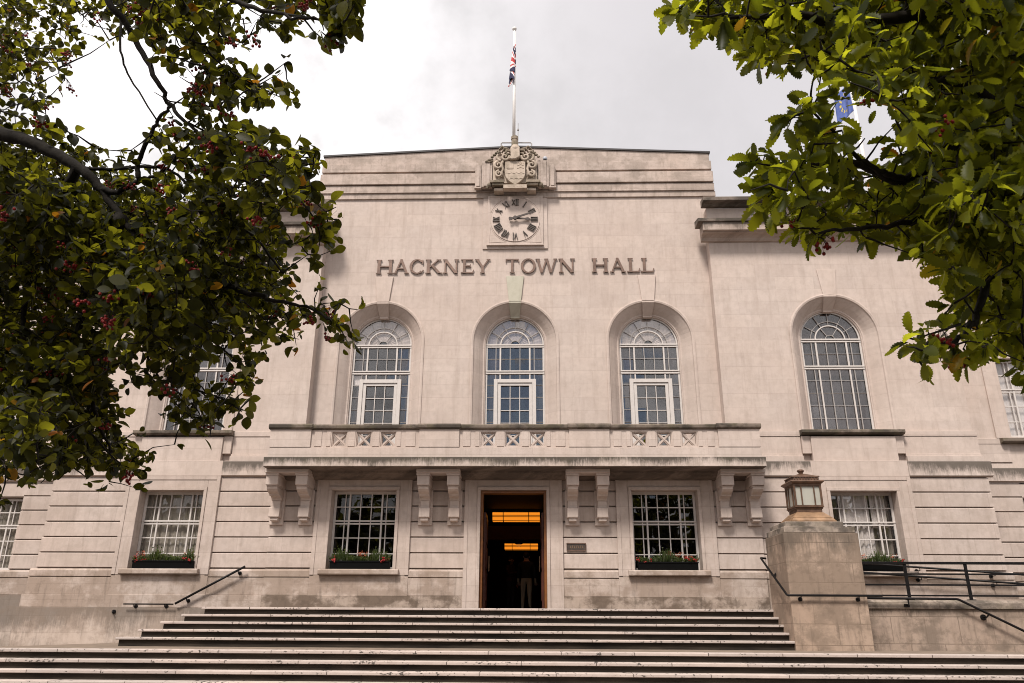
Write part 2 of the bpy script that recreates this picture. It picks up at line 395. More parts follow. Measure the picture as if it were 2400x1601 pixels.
# ------------------------------------------------------------------ mesh helpers
class MB:
    def __init__(self):
        self.v = []; self.f = []; self.mi = []

    def add(self, verts, faces, mi=0):
        o = len(self.v)
        self.v += [tuple(p) for p in verts]
        self.f += [tuple(i + o for i in f) for f in faces]
        self.mi += [mi] * len(faces)
        return self

    def box(self, x0, x1, y0, y1, z0, z1, mi=0):
        v = [(x0, y0, z0), (x1, y0, z0), (x1, y1, z0), (x0, y1, z0), (x0, y0, z1), (x1, y0, z1), (x1, y1, z1), (x0, y1, z1)]
        return self.add(v, [(0, 3, 2, 1), (4, 5, 6, 7), (0, 1, 5, 4), (1, 2, 6, 5), (2, 3, 7, 6), (3, 0, 4, 7)], mi)

    def frustum(self, cx, cy, a0, b0, z0, a1, b1, z1, mi=0):
        v = [(cx - a0, cy - b0, z0), (cx + a0, cy - b0, z0), (cx + a0, cy + b0, z0), (cx - a0, cy + b0, z0),
             (cx - a1, cy - b1, z1), (cx + a1, cy - b1, z1), (cx + a1, cy + b1, z1), (cx - a1, cy + b1, z1)]
        return self.add(v, [(0, 3, 2, 1), (4, 5, 6, 7), (0, 1, 5, 4), (1, 2, 6, 5), (2, 3, 7, 6), (3, 0, 4, 7)], mi)

    def prism_xz(self, poly, y0, y1, mi=0):
        n = len(poly)
        v = [(x, y0, z) for x, z in poly] + [(x, y1, z) for x, z in poly]
        return self.add(v, [tuple(range(n)), tuple(range(2 * n - 1, n - 1, -1))] + [(i, i + n, (i + 1) % n + n, (i + 1) % n) for i in range(n)], mi)

    def prism_yz(self, poly, x0, x1, mi=0):
        n = len(poly)
        v = [(x0, y, z) for y, z in poly] + [(x1, y, z) for y, z in poly]
        return self.add(v, [tuple(range(n)), tuple(range(2 * n - 1, n - 1, -1))] + [(i, i + n, (i + 1) % n + n, (i + 1) % n) for i in range(n)], mi)

    def tube(self, pts, radii, n=8, cap=True, flat=1.0):
        pts = [Vector(p) for p in pts]
        if isinstance(radii, (int, float)):
            radii = [radii] * len(pts)
        vs = []; up = None
        for i, p in enumerate(pts):
            t = (pts[min(i + 1, len(pts) - 1)] - pts[max(i - 1, 0)])
            t = t.normalized() if t.length > 1e-9 else Vector((0, 0, 1))
            if up is None:
                up = t.orthogonal().normalized()
            up = (up - t * up.dot(t))
            up = up.normalized() if up.length > 1e-6 else t.orthogonal().normalized()
            s = t.cross(up)
            for k in range(n):
                a = 2 * PI * k / n
                vs.append(p + up * math.cos(a) * radii[i] * flat + s * math.sin(a) * radii[i])
        fs = []
        for i in range(len(pts) - 1):
            for k in range(n):
                fs.append((i * n + k, i * n + (k + 1) % n, (i + 1) * n + (k + 1) % n, (i + 1) * n + k))
        if cap:
            fs += [tuple(range(n - 1, -1, -1)), tuple(range((len(pts) - 1) * n, len(pts) * n))]
        return self.add(vs, fs)

    def lathe(self, prof, cx, cy, n=16):
        vs = []
        for r, z in prof:
            for k in range(n):
                a = 2 * PI * k / n
                vs.append((cx + r * math.cos(a), cy + r * math.sin(a), z))
        fs = []
        for i in range(len(prof) - 1):
            for k in range(n):
                fs.append((i * n + k, i * n + (k + 1) % n, (i + 1) * n + (k + 1) % n, (i + 1) * n + k))
        fs += [tuple(range(n - 1, -1, -1)), tuple(range((len(prof) - 1) * n, len(prof) * n))]
        return self.add(vs, fs)

    def disc_y(self, cx, cz, r, y0, y1, n=40):
        return self.prism_xz([(cx + r * math.cos(2 * PI * k / n), cz + r * math.sin(2 * PI * k / n)) for k in range(n)], y0, y1)

    def blob(self, c, r, sx=1, sy=1, sz=1, n=6, m=8):
        vs = [(c[0], c[1], c[2] - r * sz)]
        for i in range(1, n):
            a = PI * i / n
            for k in range(m):
                b = 2 * PI * k / m
                vs.append((c[0] + r * sx * math.sin(a) * math.cos(b), c[1] + r * sy * math.sin(a) * math.sin(b), c[2] - r * sz * math.cos(a)))
        vs.append((c[0], c[1], c[2] + r * sz))
        fs = [(0, 1 + (k + 1) % m, 1 + k) for k in range(m)]
        for i in range(n - 2):
            for k in range(m):
                fs.append((1 + i * m + k, 1 + i * m + (k + 1) % m, 1 + (i + 1) * m + (k + 1) % m, 1 + (i + 1) * m + k))
        e = len(vs) - 1
        fs += [(e, 1 + (n - 2) * m + k, 1 + (n - 2) * m + (k + 1) % m) for k in range(m)]
        return self.add(vs, fs)

    def build(self, name, mats, parent=None, bevel=0.0, smooth=False, label=None):
        me = bpy.data.meshes.new(name)
        me.from_pydata(self.v, [], self.f)
        if not isinstance(mats, (list, tuple)):
            mats = [mats]
        for m in mats:
            me.materials.append(MT[m])
        if len(mats) > 1:
            me.polygons.foreach_set("material_index", self.mi)
        if smooth:
            me.polygons.foreach_set("use_smooth", [True] * len(me.polygons))
        me.update()
        o = bpy.data.objects.new(name, me)
        COL.objects.link(o)
        if parent is not None:
            o.parent = parent
        if bevel:
            b = o.modifiers.new("edge", "BEVEL")
            b.width = bevel; b.segments = 1; b.limit_method = "ANGLE"; b.angle_limit = R(40)
        if label:
            o["label"] = label
        return o


def empty(name, loc=(0, 0, 0), parent=None, rz=0.0):
    o = bpy.data.objects.new(name, None)
    o.empty_display_size = 0.2
    COL.objects.link(o)
    o.location = loc
    o.rotation_euler = (0, 0, rz)
    if parent is not None:
        o.parent = parent
    return o


def tag(o, label=None, cat=None, group=None, kind=None):
    for k, v in (("label", label), ("category", cat), ("group", group), ("kind", kind)):
        if v:
            o[k] = v
    return o


def copy_tree(o, parent=None):
    c = o.copy()
    COL.objects.link(c)
    c.parent = parent
    for ch in list(o.children):
        copy_tree(ch, c)
    return c


def rect(x0, x1, z0, z1):
    return [(x0, z0), (x1, z0), (x1, z1), (x0, z1)]


def arch(cx, w, zb, zs, n=28):
    """outline of a round-headed opening of half width w: sill zb, springing zs"""
    p = [(cx - w, zb), (cx + w, zb), (cx + w, zs)]
    p += [(cx + w * math.cos(PI * k / n), zs + w * math.sin(PI * k / n)) for k in range(1, n)]
    return p + [(cx - w, zs)]


def wall_sheet(mb, outer, holes, y, back):
    """a wall with real openings: front face at y, reveals and edges running back to `back`"""
    loops = [outer] + holes
    pts = [p for lp in loops for p in lp]
    tris = tessellate_polygon([[Vector((x, z, 0)) for x, z in lp] for lp in loops])
    mb.add([(x, y, z) for x, z in pts], [tuple(t) for t in tris])
    for lp in loops:
        n = len(lp)
        mb.add([(x, y, z) for x, z in lp] + [(x, back, z) for x, z in lp], [(i, (i + 1) % n, (i + 1) % n + n, i + n) for i in range(n)])


# ================================================================== THE TOWN HALL
hall = empty("town_hall", (0, 0, 1.0))
tag(hall, "pale stone town hall with a clock, a balcony and tall arched windows", "building")
hall.matrix_world = Matrix.Identity(4)

ZS = 9.23          # springing of the arches
WX = 9.15          # axis of the wing windows
CX = 3.95          # axis of the side windows of the middle bay
G0, GW = -0.70, -0.60   # ground floor planes: middle bay, wings

# --- middle block, upper wall
mb = MB()
wall_sheet(mb, rect(-6.2, 6.2, 5.30, 14.0), [arch(x, 1.24, 5.55, ZS) for x in (-CX, 0, CX)], 0.0, 0.5)
mb.build("wall", "stone", hall)
# --- body of the building behind its faces (sides, backs)
mb = MB()
mb.box(-6.2, 6.2, 1.6, 9.0, 5.0, 15.1)
mb.box(-12.42, -6.25, 1.9, 9.0, 1.0, 13.3); mb.box(6.25, 12.42, 1.9, 9.0, 1.0, 13.3)
mb.box(-22, -12.46, 2.2, 9.0, 1.0, 13.25); mb.box(12.46, 22, 2.2, 9.0, 1.0, 13.25)
mb.build("rear_wall", "stone", hall)
mb = MB()
mb.box(-6.1, 6.1, 0.4, 9.05, 15.12, 15.22)
for s in (-1, 1):
    x0, x1 = sorted((s * 6.22, s * 22.0))
    mb.box(x0, x1, 0.35, 9.05, 13.32, 13.40)
mb.build("roof", "lead", hall)

# --- parapet of the middle block: five bands
mb = MB()
for z0, z1, hw, y in ((13.98, 14.17, 6.235, -0.055), (14.17, 14.43, 6.205, -0.10), (14.455, 14.83, 6.19, -0.15), (14.83, 14.915, 6.17, -0.06), (14.915, 15.22, 6.17, -0.12)):
    mb.box(-hw, hw, y, 1.2, z0, z1)
mb.box(-6.16, 6.16, -0.03, 1.2, 14.43, 14.455)
mb.prism_xz([(-6.13, 15.22), (6.13, 15.22), (6.13, 15.50), (0, 15.79), (-6.13, 15.50)], -0.09, 1.2)
mb.build("parapet", "parapet", hall, 0.008)
mb = MB()
mb.prism_xz([(-6.17, 15.502), (0, 15.792), (6.17, 15.502), (6.17, 15.56), (0, 15.85), (-6.17, 15.56)], -0.13, 1.25)
mb.build("coping", "lead", hall)

# --- fluted blocks beside the arms
mb = MB()
for s in (-1, 1):
    for a, b, y, z0, z1 in ((1.07, 1.26, -0.27, 14.24, 15.05), (0.72, 1.055, -0.31, 14.22, 15.17)):
        mb = MB()
        x0, x1 = sorted((s * a, s * b))
        mb.box(x0, x1, y, -0.16, z0, z1)
        w = x1 - x0
        mb.box(x0 + w * 0.22, x1 - w * 0.22, y - 0.035, y, z0 + 0.02, z1 - 0.02)
        if a > 1:
            mb.box(x0 - 0.015, x1 + 0.015, -0.30, -0.16, 14.19, 14.239)
        mb.build("pilaster", "parapet", hall, 0.008)

# --- raised panel round the clock
mb = MB()
mb.box(-1.0, 1.0, -0.045, 0.0, 12.21, 13.975)
mb.build("clock_panel", "stone", hall, 0.006)

# --- arched surrounds: moulded splay from the wall face back to the window
def arch_surround(cx, yf, zb, wo=1.24, depth=0.40, seg=28):
    prof = [(wo + 0.055, -0.001), (wo + 0.05, -0.028), (wo + 0.015, -0.036), (wo - 0.03, -0.022), (wo - 0.045, 0.02), (wo - 0.10, 0.07), (wo - 0.19, 0.165),
            (wo - 0.285, 0.285), (wo - 0.30, 0.30), (wo - 0.335, 0.30), (wo - 0.35, 0.325), (wo - 0.37, 0.335), (wo - 0.375, depth + 0.1)]
    rings = []
    for r, y in prof:
        ring = [(cx - r, yf + y, zb), (cx - r, yf + y, (zb + ZS) / 2)]
        ring += [(cx + r * math.cos(PI - PI * k / seg), yf + y, ZS + r * math.sin(PI - PI * k / seg)) for k in range(seg + 1)]
        ring += [(cx + r, yf + y, (zb + ZS) / 2), (cx + r, yf + y, zb)]
        rings.append(ring)
    m = len(rings[0]); mb = MB()
    fs = [(i * m + k, i * m + k + 1, (i + 1) * m + k + 1, (i + 1) * m + k) for i in range(len(prof) - 1) for k in range(m - 1)]
    mb.add([p for r in rings for p in r], fs)
    return mb.build("arch_surround", "stone", hall)


def keystone(cx, yf, proud, mat, wt=0.268, wb=0.18):
    mb = MB()
    mb.prism_xz([(cx - wb, 10.47), (cx + wb, 10.47), (cx + wt, 11.295), (cx - wt, 11.295)], yf - proud, yf)
    # its lower length follows the splay
    w2 = 0.135
    zt, zl = 10.468, 10.10
    v = [(cx - wb, yf - 0.04, zt), (cx + wb, yf - 0.04, zt), (cx + wb, yf - 0.04, zt - 0.05), (cx - wb, yf - 0.04, zt - 0.05),
         (cx - w2, yf + 0.27, zl), (cx + w2, yf + 0.27, zl), (cx + w2, yf + 0.27, zl - 0.045), (cx - w2, yf + 0.27, zl - 0.045),
         (cx - w2, yf + 0.40, zl), (cx + w2, yf + 0.40, zl), (cx + w2, yf + 0.40, zl - 0.045), (cx - w2, yf + 0.40, zl - 0.045), (cx - wb, yf + 0.4, zt), (cx + wb, yf + 0.4, zt)]
    mb.add(v, [(0, 1, 2, 3), (3, 2, 5, 4), (4, 5, 6, 7), (7, 6, 10, 11), (0, 3, 4, 8, 12), (1, 13, 9, 5, 2), (4, 7, 11, 8), (5, 9, 10, 6), (0, 12, 13, 1)])
    return mb.build("keystone", mat, hall, 0.006)


for x in (-CX, 0, CX):
    arch_surround(x, 0.0, 5.5)
    keystone(x, 0.0, 0.05, "green_key" if x == 0 else "key")
for x in (-WX, WX):
    arch_surround(x, -0.35, 6.42)
    keystone(x, -0.35, 0.03, "key", 0.285, 0.185)


# --- windows
def bar_v(mb, x, w, z0, z1, y, t=0.035):
    mb.box(x - w / 2, x + w / 2, y - t, y, z0, z1)


def bar_h(mb, x0, x1, z, h, y, t=0.035):
    mb.box(x0, x1, y - t, y, z - h / 2, z + h / 2)


def arc_bar(mb, r, w, y, t=0.035, a0=0.0, a1=PI, n=24):
    pts = []
    for k in range(n + 1):
        a = a0 + (a1 - a0) * k / n
        for rr, yy in ((r - w / 2, y - t), (r + w / 2, y - t), (r + w / 2, y), (r - w / 2, y)):
            pts.append((rr * math.cos(a), yy, ZS + 0.012 + rr * math.sin(a)))
    mb.add(pts, [(k * 4 + i, k * 4 + (i + 1) % 4, k * 4 + 4 + (i + 1) % 4, k * 4 + 4 + i) for k in range(n) for i in range(4)])


def rad_bar(mb, a, r0, r1, w, y, t=0.03):
    d = Vector((math.cos(a), 0, math.sin(a))); s = Vector((-math.sin(a), 0, math.cos(a))) * w / 2
    o = Vector((0, 0, ZS + 0.012))
    b = [o + d * r0 - s, o + d * r0 + s, o + d * r1 + s, o + d * r1 - s]
    mb.add([(p.x, y - t, p.z) for p in b] + [(p.x, y, p.z) for p in b], [(0, 1, 2, 3), (0, 4, 5, 1), (1, 5, 6, 2), (2, 6, 7, 3), (3, 7, 4, 0)])


def wavy_sheet(x0, x1, z0, z1, y, amp=0.025, waves=7, n=40, top=None):
    mb = MB()
    v = []
    for i in range(n + 1):
        x = x0 + (x1 - x0) * i / n
        yy = y + amp * math.sin(2 * PI * waves * i / n) + 0.4 * amp * math.sin(5.3 * waves * i / n)
        v += [(x, yy, z0), (x, yy, z1 if top is None else top(x))]
    mb.add(v, [(2 * i, 2 * i + 2, 2 * i + 3, 2 * i + 1) for i in range(n)])
    return mb


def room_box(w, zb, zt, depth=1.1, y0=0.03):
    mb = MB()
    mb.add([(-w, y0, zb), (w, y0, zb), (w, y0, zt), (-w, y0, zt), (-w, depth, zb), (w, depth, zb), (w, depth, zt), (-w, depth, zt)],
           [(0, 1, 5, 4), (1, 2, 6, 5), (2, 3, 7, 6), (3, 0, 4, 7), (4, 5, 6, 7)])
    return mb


def arched_window(cx, y, zb, french, curtains, fan):
    t = empty("window", (cx, y, 0), hall)
    W = 0.86
    fr = MB(); th = MB()
    # outer frame
    bar_v(fr, -W + 0.02, 0.055, zb, ZS, 0); bar_v(fr, W - 0.02, 0.055, zb, ZS, 0)
    arc_bar(fr, W - 0.02, 0.045, 0)
    bar_h(fr, -W, W, ZS + 0.012, 0.045, -0.003, 0.05); bar_h(fr, -W, W, ZS - 0.055, 0.04, -0.002, 0.045)
    bar_h(fr, -W, W, 8.425, 0.04, -0.003, 0.05); bar_h(fr, -W, W, 8.355, 0.045, -0.002, 0.05)
    arc_bar(fr, 0.425, 0.035, -0.004)
    arc_bar(th, 0.555, 0.016, -0.002, 0.03); arc_bar(th, 0.135, 0.016, -0.002, 0.03)
    for a in (30, 60, 90, 120, 150):
        rad_bar(th, R(a), 0.44, W - 0.03, 0.017, 0)
    for a in (55, 125):
        rad_bar(th, R(a), 0.14, 0.41, 0.017, 0)
    zt = ZS - 0.07
    zlow = 8.15 if french else zb
    for s in (-1, 1):
        bar_v(fr, s * 0.435, 0.048, 8.44, zt, -0.004); bar_v(fr, s * 0.435, 0.042, zlow, 8.34, -0.004)
        bar_v(th, s * 0.565, 0.022, 8.44, zt, 0); bar_v(th, s * 0.565, 0.022, zlow, 8.34, 0)
        bar_v(th, s * 0.145, 0.022, 8.44, zt, 0); bar_v(th, s * 0.145, 0.022, zlow, 8.34, 0)
    bar_h(th, -W, W, 8.80, 0.012, -0.001, 0.028)
    z = 8.0
    while z > zb:
        if french:
            bar_h(th, -W, -0.57, z, 0.012, -0.001, 0.028); bar_h(th, 0.57, W, z, 0.012, -0.001, 0.028)
        else:
            bar_h(th, -W, W, z, 0.012, -0.001, 0.028)
        z -= 0.37
    if french:
        for s in (-1, 1):
            fr.box(s * 0.56 - 0.055, s * 0.56 + 0.055, -0.09, 0.0, zb, 8.17)
            fr.box(s * 0.455 - 0.045, s * 0.455 + 0.045, -0.06, -0.004, zb, 8.06)
        fr.box(-0.505, 0.505, -0.088, 0.0, 8.06, 8.168)
        fr.box(-0.41, 0.41, -0.058, -0.004, 7.975, 8.06)
        bar_v(fr, -0.14, 0.024, zb, 7.98, -0.006); bar_v(fr, 0.14, 0.024, zb, 7.98, -0.006)
        z = 7.60
        while z > zb:
            bar_h(fr, -0.41, 0.41, z, 0.022, -0.008, 0.03); z -= 0.37
    f = fr.build("frame", "white", t, 0.004)
    th.build("muntin", "bar", t)
    g = MB()
    op = arch(0, W - 0.03, zb, ZS + 0.01)
    g.prism_xz(op, 0.004, 0.010)
    g.build("glass", "glass", t)
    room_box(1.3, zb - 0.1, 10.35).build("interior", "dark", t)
    if cx < -1 and french:                           # one pane backed by something white
        wavy_sheet(-0.84, -0.58, 8.0, 8.33, 0.05, 0.002, 2, 8).build("blind", "blind_or_reflection", t)
    if curtains == "sides":
        for x0, x1 in ((-0.86, -0.47), (0.47, 0.86)):
            wavy_sheet(x0, x1, zb, ZS, 0.14, 0.010, 4, 30).build("curtain", "net", t)
    else:
        wavy_sheet(-0.86, 0.86, zb, ZS, 0.16, 0.010, 11, 90).build("curtain", "net", t)
    b = MB()
    nn = 40
    v = []
    for k in range(nn + 1):
        a = PI * k / nn
        w = 0.006 * math.sin(k * 2.9)
        v += [(0.15 * math.cos(a), 0.035 + w, ZS + 0.15 * math.sin(a)), (0.83 * math.cos(a), 0.035 - w, ZS + 0.83 * math.sin(a))]
    b.add(v, [(2 * k, 2 * k + 2, 2 * k + 3, 2 * k + 1) for k in range(nn)])
    b.build("blind", fan, t)
    return t


for x in (-CX, 0, CX):
    arched_window(x, 0.43, 5.56, True, "sides", "fan_blind")
for x in (-WX, WX):
    arched_window(x, 0.07, 6.44, False, "all", "net")


def sash_window(cx, y, zb, zt, backing, w=0.85, glass="glass_low", rows=5):
    t = empty("window", (cx, y, 0), hall)
    fr = MB()
    bar_v(fr, -w + 0.025, 0.06, zb, zt, 0, 0.05); bar_v(fr, w - 0.025, 0.06, zb, zt, 0, 0.05)
    bar_h(fr, -w, w, zt - 0.03, 0.07, -0.002, 0.05); bar_h(fr, -w, w, zb + 0.03, 0.07, -0.002, 0.05)
    h = (zt - zb) / rows
    zm = zt - 2 * h
    bar_h(fr, -w, w, zm + 0.035, 0.04, -0.004, 0.06); bar_h(fr, -w, w, zm - 0.035, 0.04, 0.012, 0.05)
    for k in range(1, rows):
        if k != 2:
            bar_h(fr, -w, w, zt - k * h, 0.028, -0.003, 0.03)
    for s in (-1, 1):
        bar_v(fr, s * 0.435, 0.045, zb, zt, -0.005, 0.04); bar_v(fr, s * 0.555, 0.026, zb, zt, -0.004, 0.03); bar_v(fr, s * 0.145, 0.026, zb, zt, -0.004, 0.03)
    fr.build("frame", "white", t, 0.004)
    g = MB(); g.box(-w + 0.03, w - 0.03, 0.016, 0.022, zb + 0.02, zt - 0.02); g.build("glass", glass, t)
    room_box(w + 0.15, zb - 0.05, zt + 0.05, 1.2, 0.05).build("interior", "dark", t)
    if backing == "blind":
        wavy_sheet(-w, w, zb, zt - 0.05, 0.10, 0.012, 9, 60).build("curtain", "blind", t)
    elif backing == "white":  # the white sheets stand in for bright reflections on the glass
        wavy_sheet(-w * 0.60, w * 0.28, zt - 0.74, zt - 0.05, 0.045, 0.006, 3, 30).build("curtain", "blind_or_reflection", t)
        wavy_sheet(w * 0.34, w * 0.8, zt - 0.9, zt - 0.05, 0.05, 0.006, 3, 30).build("curtain", "blind_or_reflection", t)
        wavy_sheet(-w * 0.30, w * 0.36, zb, zt - 0.80, 0.08, 0.025, 4, 40, lambda x: zt - 0.80 - 0.25 * max(0, x)).build("curtain", "blind_or_reflection", t)
        wavy_sheet(-w, w, zb, zt, 0.30, 0.02, 9, 60).build("curtain", "blind", t)
    elif backing == "bright":
        wavy_sheet(-w, w, zb, zt - 0.02, 0.10, 0.006, 3, 40).build("blind", "blind_or_reflection", t)
    return t


sash_window(-CX, G0 + 0.32, 2.76, 4.77, "none")
sash_window(CX, G0 + 0.32, 2.76, 4.77, "none")
sash_window(-WX, GW + 0.32, 2.76, 4.77, "blind")
sash_window(WX, GW + 0.32, 2.76, 4.77, "white", glass="glass")
for s, bk in ((-1, "blind"), (1, "blind")):
    sash_window(s * 14.64, 0.50, 2.76, 4.70, bk)
for s in (-1, 1):
    sash_window(s * 14.72, 0.45, 6.42, 8.70, "bright", 0.87, "glass")
    sash_window(s * 14.72, 0.45, 10.2, 12.0, "bright", 0.87, "glass")

# --- wings: upper walls
for s in (-1, 1):
    x0, x1 = sorted((s * 5.81, s * 12.455))
    mb = MB()
    wall_sheet(mb, rect(x0, x1, 5.15, 12.75), [arch(s * WX, 1.24, 6.43, ZS)], -0.35, 0.45)
    mb.build("wall", "stone", hall)
    # attic with a thin step, cornice and cap
    mb = MB()
    mb.box(x0, x1, -0.40, 0.5, 12.75, 13.17); mb.box(x0, x1, -0.375, 0.5, 13.17, 13.36)
    mb.build("attic_wall", "stone", hall, 0.006)
    xa, xb = sorted((s * 5.66, s * 12.72))
    mb = MB()
    mb.prism_yz([(-0.35, 12.20), (-0.43, 12.22), (-0.47, 12.30), (-0.56, 12.355), (-0.70, 12.37), (-0.70, 12.40), (-0.80, 12.40), (-0.80, 12.66), (-0.35, 12.70)], *sorted((s * 5.57, s * 12.80)))
    mb.build("cornice", "cornice", hall, 0.008)
    mb = MB()
    mb.prism_yz([(-0.36, 12.662), (-0.86, 12.662), (-0.87, 12.76), (-0.80, 12.79), (-0.36, 12.90)], *sorted((s * 5.43, s * 12.94)))
    mb.prism_yz([(-0.36, 13.362), (-0.48, 13.362), (-0.56, 13.42), (-0.74, 13.43), (-0.75, 13.55), (-0.36, 13.60)], xa, xb)
    mb.build("cornice_cap", "soot", hall, 0.008)
    # sill course, window apron, lower bands
    sx = s * WX
    for a, b in ((s * 5.9, sx - s * 1.37), (sx + s * 1.37, s * 12.52)):
        mb = MB()
        p0, p1 = sorted((a, b))
        mb.box(p0, p1, -0.42, -0.35, 6.29, 6.43)
        mb.box(p0, p1, -0.40, -0.35, 5.80, 6.288)
        mb.box(p0, p1, -0.44, -0.35, 5.735, 5.798)
        mb.box(p0, p1, -0.50, -0.35, 5.575, 5.733)
        mb.build("sill_course", "stone", hall, 0.006)
    mb = MB()
    mb.box(sx - 1.13, sx + 1.13, -0.52, -0.36, 5.575, 6.26)
    mb.box(sx - 1.36, sx - 1.132, -0.47, -0.36, 5.80, 6.285); mb.box(sx + 1.132, sx + 1.36, -0.47, -0.36, 5.80, 6.285)
    mb.build("apron", "stone", hall, 0.006)
    mb = MB()
    mb.prism_yz([(-0.36, 6.30), (-0.56, 6.31), (-0.62, 6.35), (-0.62, 6.43), (-0.36, 6.455)], sx - 1.38, sx + 1.38)
    mb.build("sill", "cap", hall, 0.008)

# --- ground floor
GROOVES = [5.13, 4.74, 4.345, 3.945, 3.55, 3.155, 2.765]


def courses(mb, x0, x1, y, zs=GROOVES):
    for a, b in zip(zs[1:], zs[:-1]):
        mb.prism_yz([(y + 0.012, b - 0.002), (y, b - 0.016), (y, a + 0.034), (y + 0.075, a + 0.026), (y + 0.075, b - 0.002)], x0, x1)


def lower_bands(x0, x1, y, z_base=1.0):
    mb = MB()
    mb.prism_yz([(y + 0.05, 2.545), (y - 0.035, 2.565), (y - 0.035, 2.71), (y, 2.755), (y + 0.05, 2.763)], x0, x1)
    mb.build("ledge", "plinth", hall, 0.006)
    mb = MB()
    mb.box(x0, x1, y - 0.03, y + 0.05, 2.12, 2.543)
    mb.build("plinth", "plinth", hall, 0.006)


def architrave(cx, y, zb, half=1.27, opening=0.86, ztop=5.155, zopen=4.775, mat="band", sill=True):
    mb = MB()
    o = opening + 0.085
    for s in (-1, 1):
        a, b = sorted((cx + s * o, cx + s * half)); mb.box(a, b, y - 0.045, y + 0.30, zb, ztop)
        a, b = sorted((cx + s * (half - 0.10), cx + s * (half - 0.001))); mb.box(a, b, y - 0.062, y - 0.046, zb, ztop - 0.001)
        a, b = sorted((cx + s * opening, cx + s * (o - 0.001))); mb.box(a, b, y - 0.075, y + 0.30, zb, zopen)
    mb.box(cx - o + 0.001, cx + o - 0.001, y - 0.045, y + 0.30, zopen + 0.086, ztop)
    mb.box(cx - half + 0.101, cx + half - 0.101, y - 0.062, y - 0.046, ztop - 0.1, ztop - 0.001)
    mb.box(cx - o + 0.001, cx + o - 0.001, y - 0.075, y + 0.30, zopen + 0.001, zopen + 0.085)
    mb.build("architrave", mat, hall, 0.006)
    if sill:
        mb = MB()
        mb.prism_yz([(y + 0.30, 2.61), (y - 0.16, 2.61), (y - 0.18, 2.64), (y - 0.18, 2.735), (y - 0.15, 2.755), (y + 0.30, 2.762)], cx - 1.03, cx + 1.03)
        mb.build("sill", "plinth", hall, 0.008)
        mb = MB()
        mb.box(cx - half, cx + half, y - 0.04, y + 0.06, 1.82, 2.605)
        mb.build("apron", "plinth", hall, 0.006)


# middle bay
mb = MB()
wall_sheet(mb, rect(-6.4, 6.4, 1.0, 5.21), [rect(x - 0.97, x + 0.97, 2.62, 4.86) for x in (-CX, CX)] + [rect(-0.97, 0.97, 1.79, 4.86)], G0 + 0.07, G0 + 0.30)
for a, b in ((-6.4, -CX - 1.27), (-CX + 1.27, -1.27), (1.27, CX - 1.27), (CX + 1.27, 6.4)):
    courses(mb, a, b, G0)
mb.build("rusticated_wall", "band", hall)
for a, b in ((-6.4, -CX - 1.27), (-CX + 1.27, -1.27), (1.27, CX - 1.27), (CX + 1.27, 6.4)):
    lower_bands(a, b, G0)
for a, b in ((-6.4, -1.27), (1.27, 6.4)):
    mb = MB()
    mb.box(a, b, G0 - 0.052, G0 + 0.03, 1.60, 2.118)
    mb.build("plinth_base", "base", hall, 0.006)
architrave(-CX, G0, 2.612); architrave(CX, G0, 2.612)
architrave(0, G0, 1.80, 1.285, 0.865, sill=False)
# wings
for s in (-1, 1):
    sx = s * WX
    x0, x1 = sorted((s * 6.4, s * 12.47))
    mb = MB()
    wall_sheet(mb, rect(x0, x1, 0.8, 5.5), [rect(sx - 0.97, sx + 0.97, 2.62, 4.86)], GW + 0.07, GW + 0.32)
    for a, b in ((s * 6.4, sx - s * 1.27), (sx + s * 1.27, s * 12.47)):
        p0, p1 = sorted((a, b))
        courses(mb, p0, p1, GW)
    mb.build("rusticated_wall", "band", hall)
    for a, b in ((s * 6.4, sx - s * 1.27), (sx + s * 1.27, s * 12.60)):
        p0, p1 = sorted((a, b))
        lower_bands(p0, p1, GW)
    architrave(sx, GW, 2.612)
    # top course with soot runs
    for a, b in ((s * 6.42, sx - s * 1.272), (sx + s * 1.272, s * 12.60)):
        mb = MB()
        p0, p1 = sorted((a, b))
        mb.prism_yz([(GW + 0.04, 5.575), (GW - 0.055, 5.55), (GW - 0.06, 5.175), (GW + 0.04, 5.14)], p0, p1)
        mb.build("string_course", "course", hall, 0.006)
    mb = MB()
    mb.prism_yz([(GW + 0.04, 5.573), (GW - 0.045, 5.573), (GW - 0.045, 5.16), (GW + 0.04, 5.158)], sx - 1.27, sx + 1.27)
    mb.build("apron", "stone", hall, 0.006)
    p0, p1 = sorted((s * 6.405, s * 12.66))
    mb = MB(); mb.box(p0, p1, GW - 0.06, GW + 0.03, 1.805, 2.118); mb.build("plinth", "plinth", hall, 0.006)
    p0, p1 = sorted((s * 6.41, s * 12.70))
    mb = MB(); mb.box(p0, p1, GW - 0.085, GW + 0.03, 0.6, 1.803); mb.build("plinth_base", "ledge", hall, 0.006)

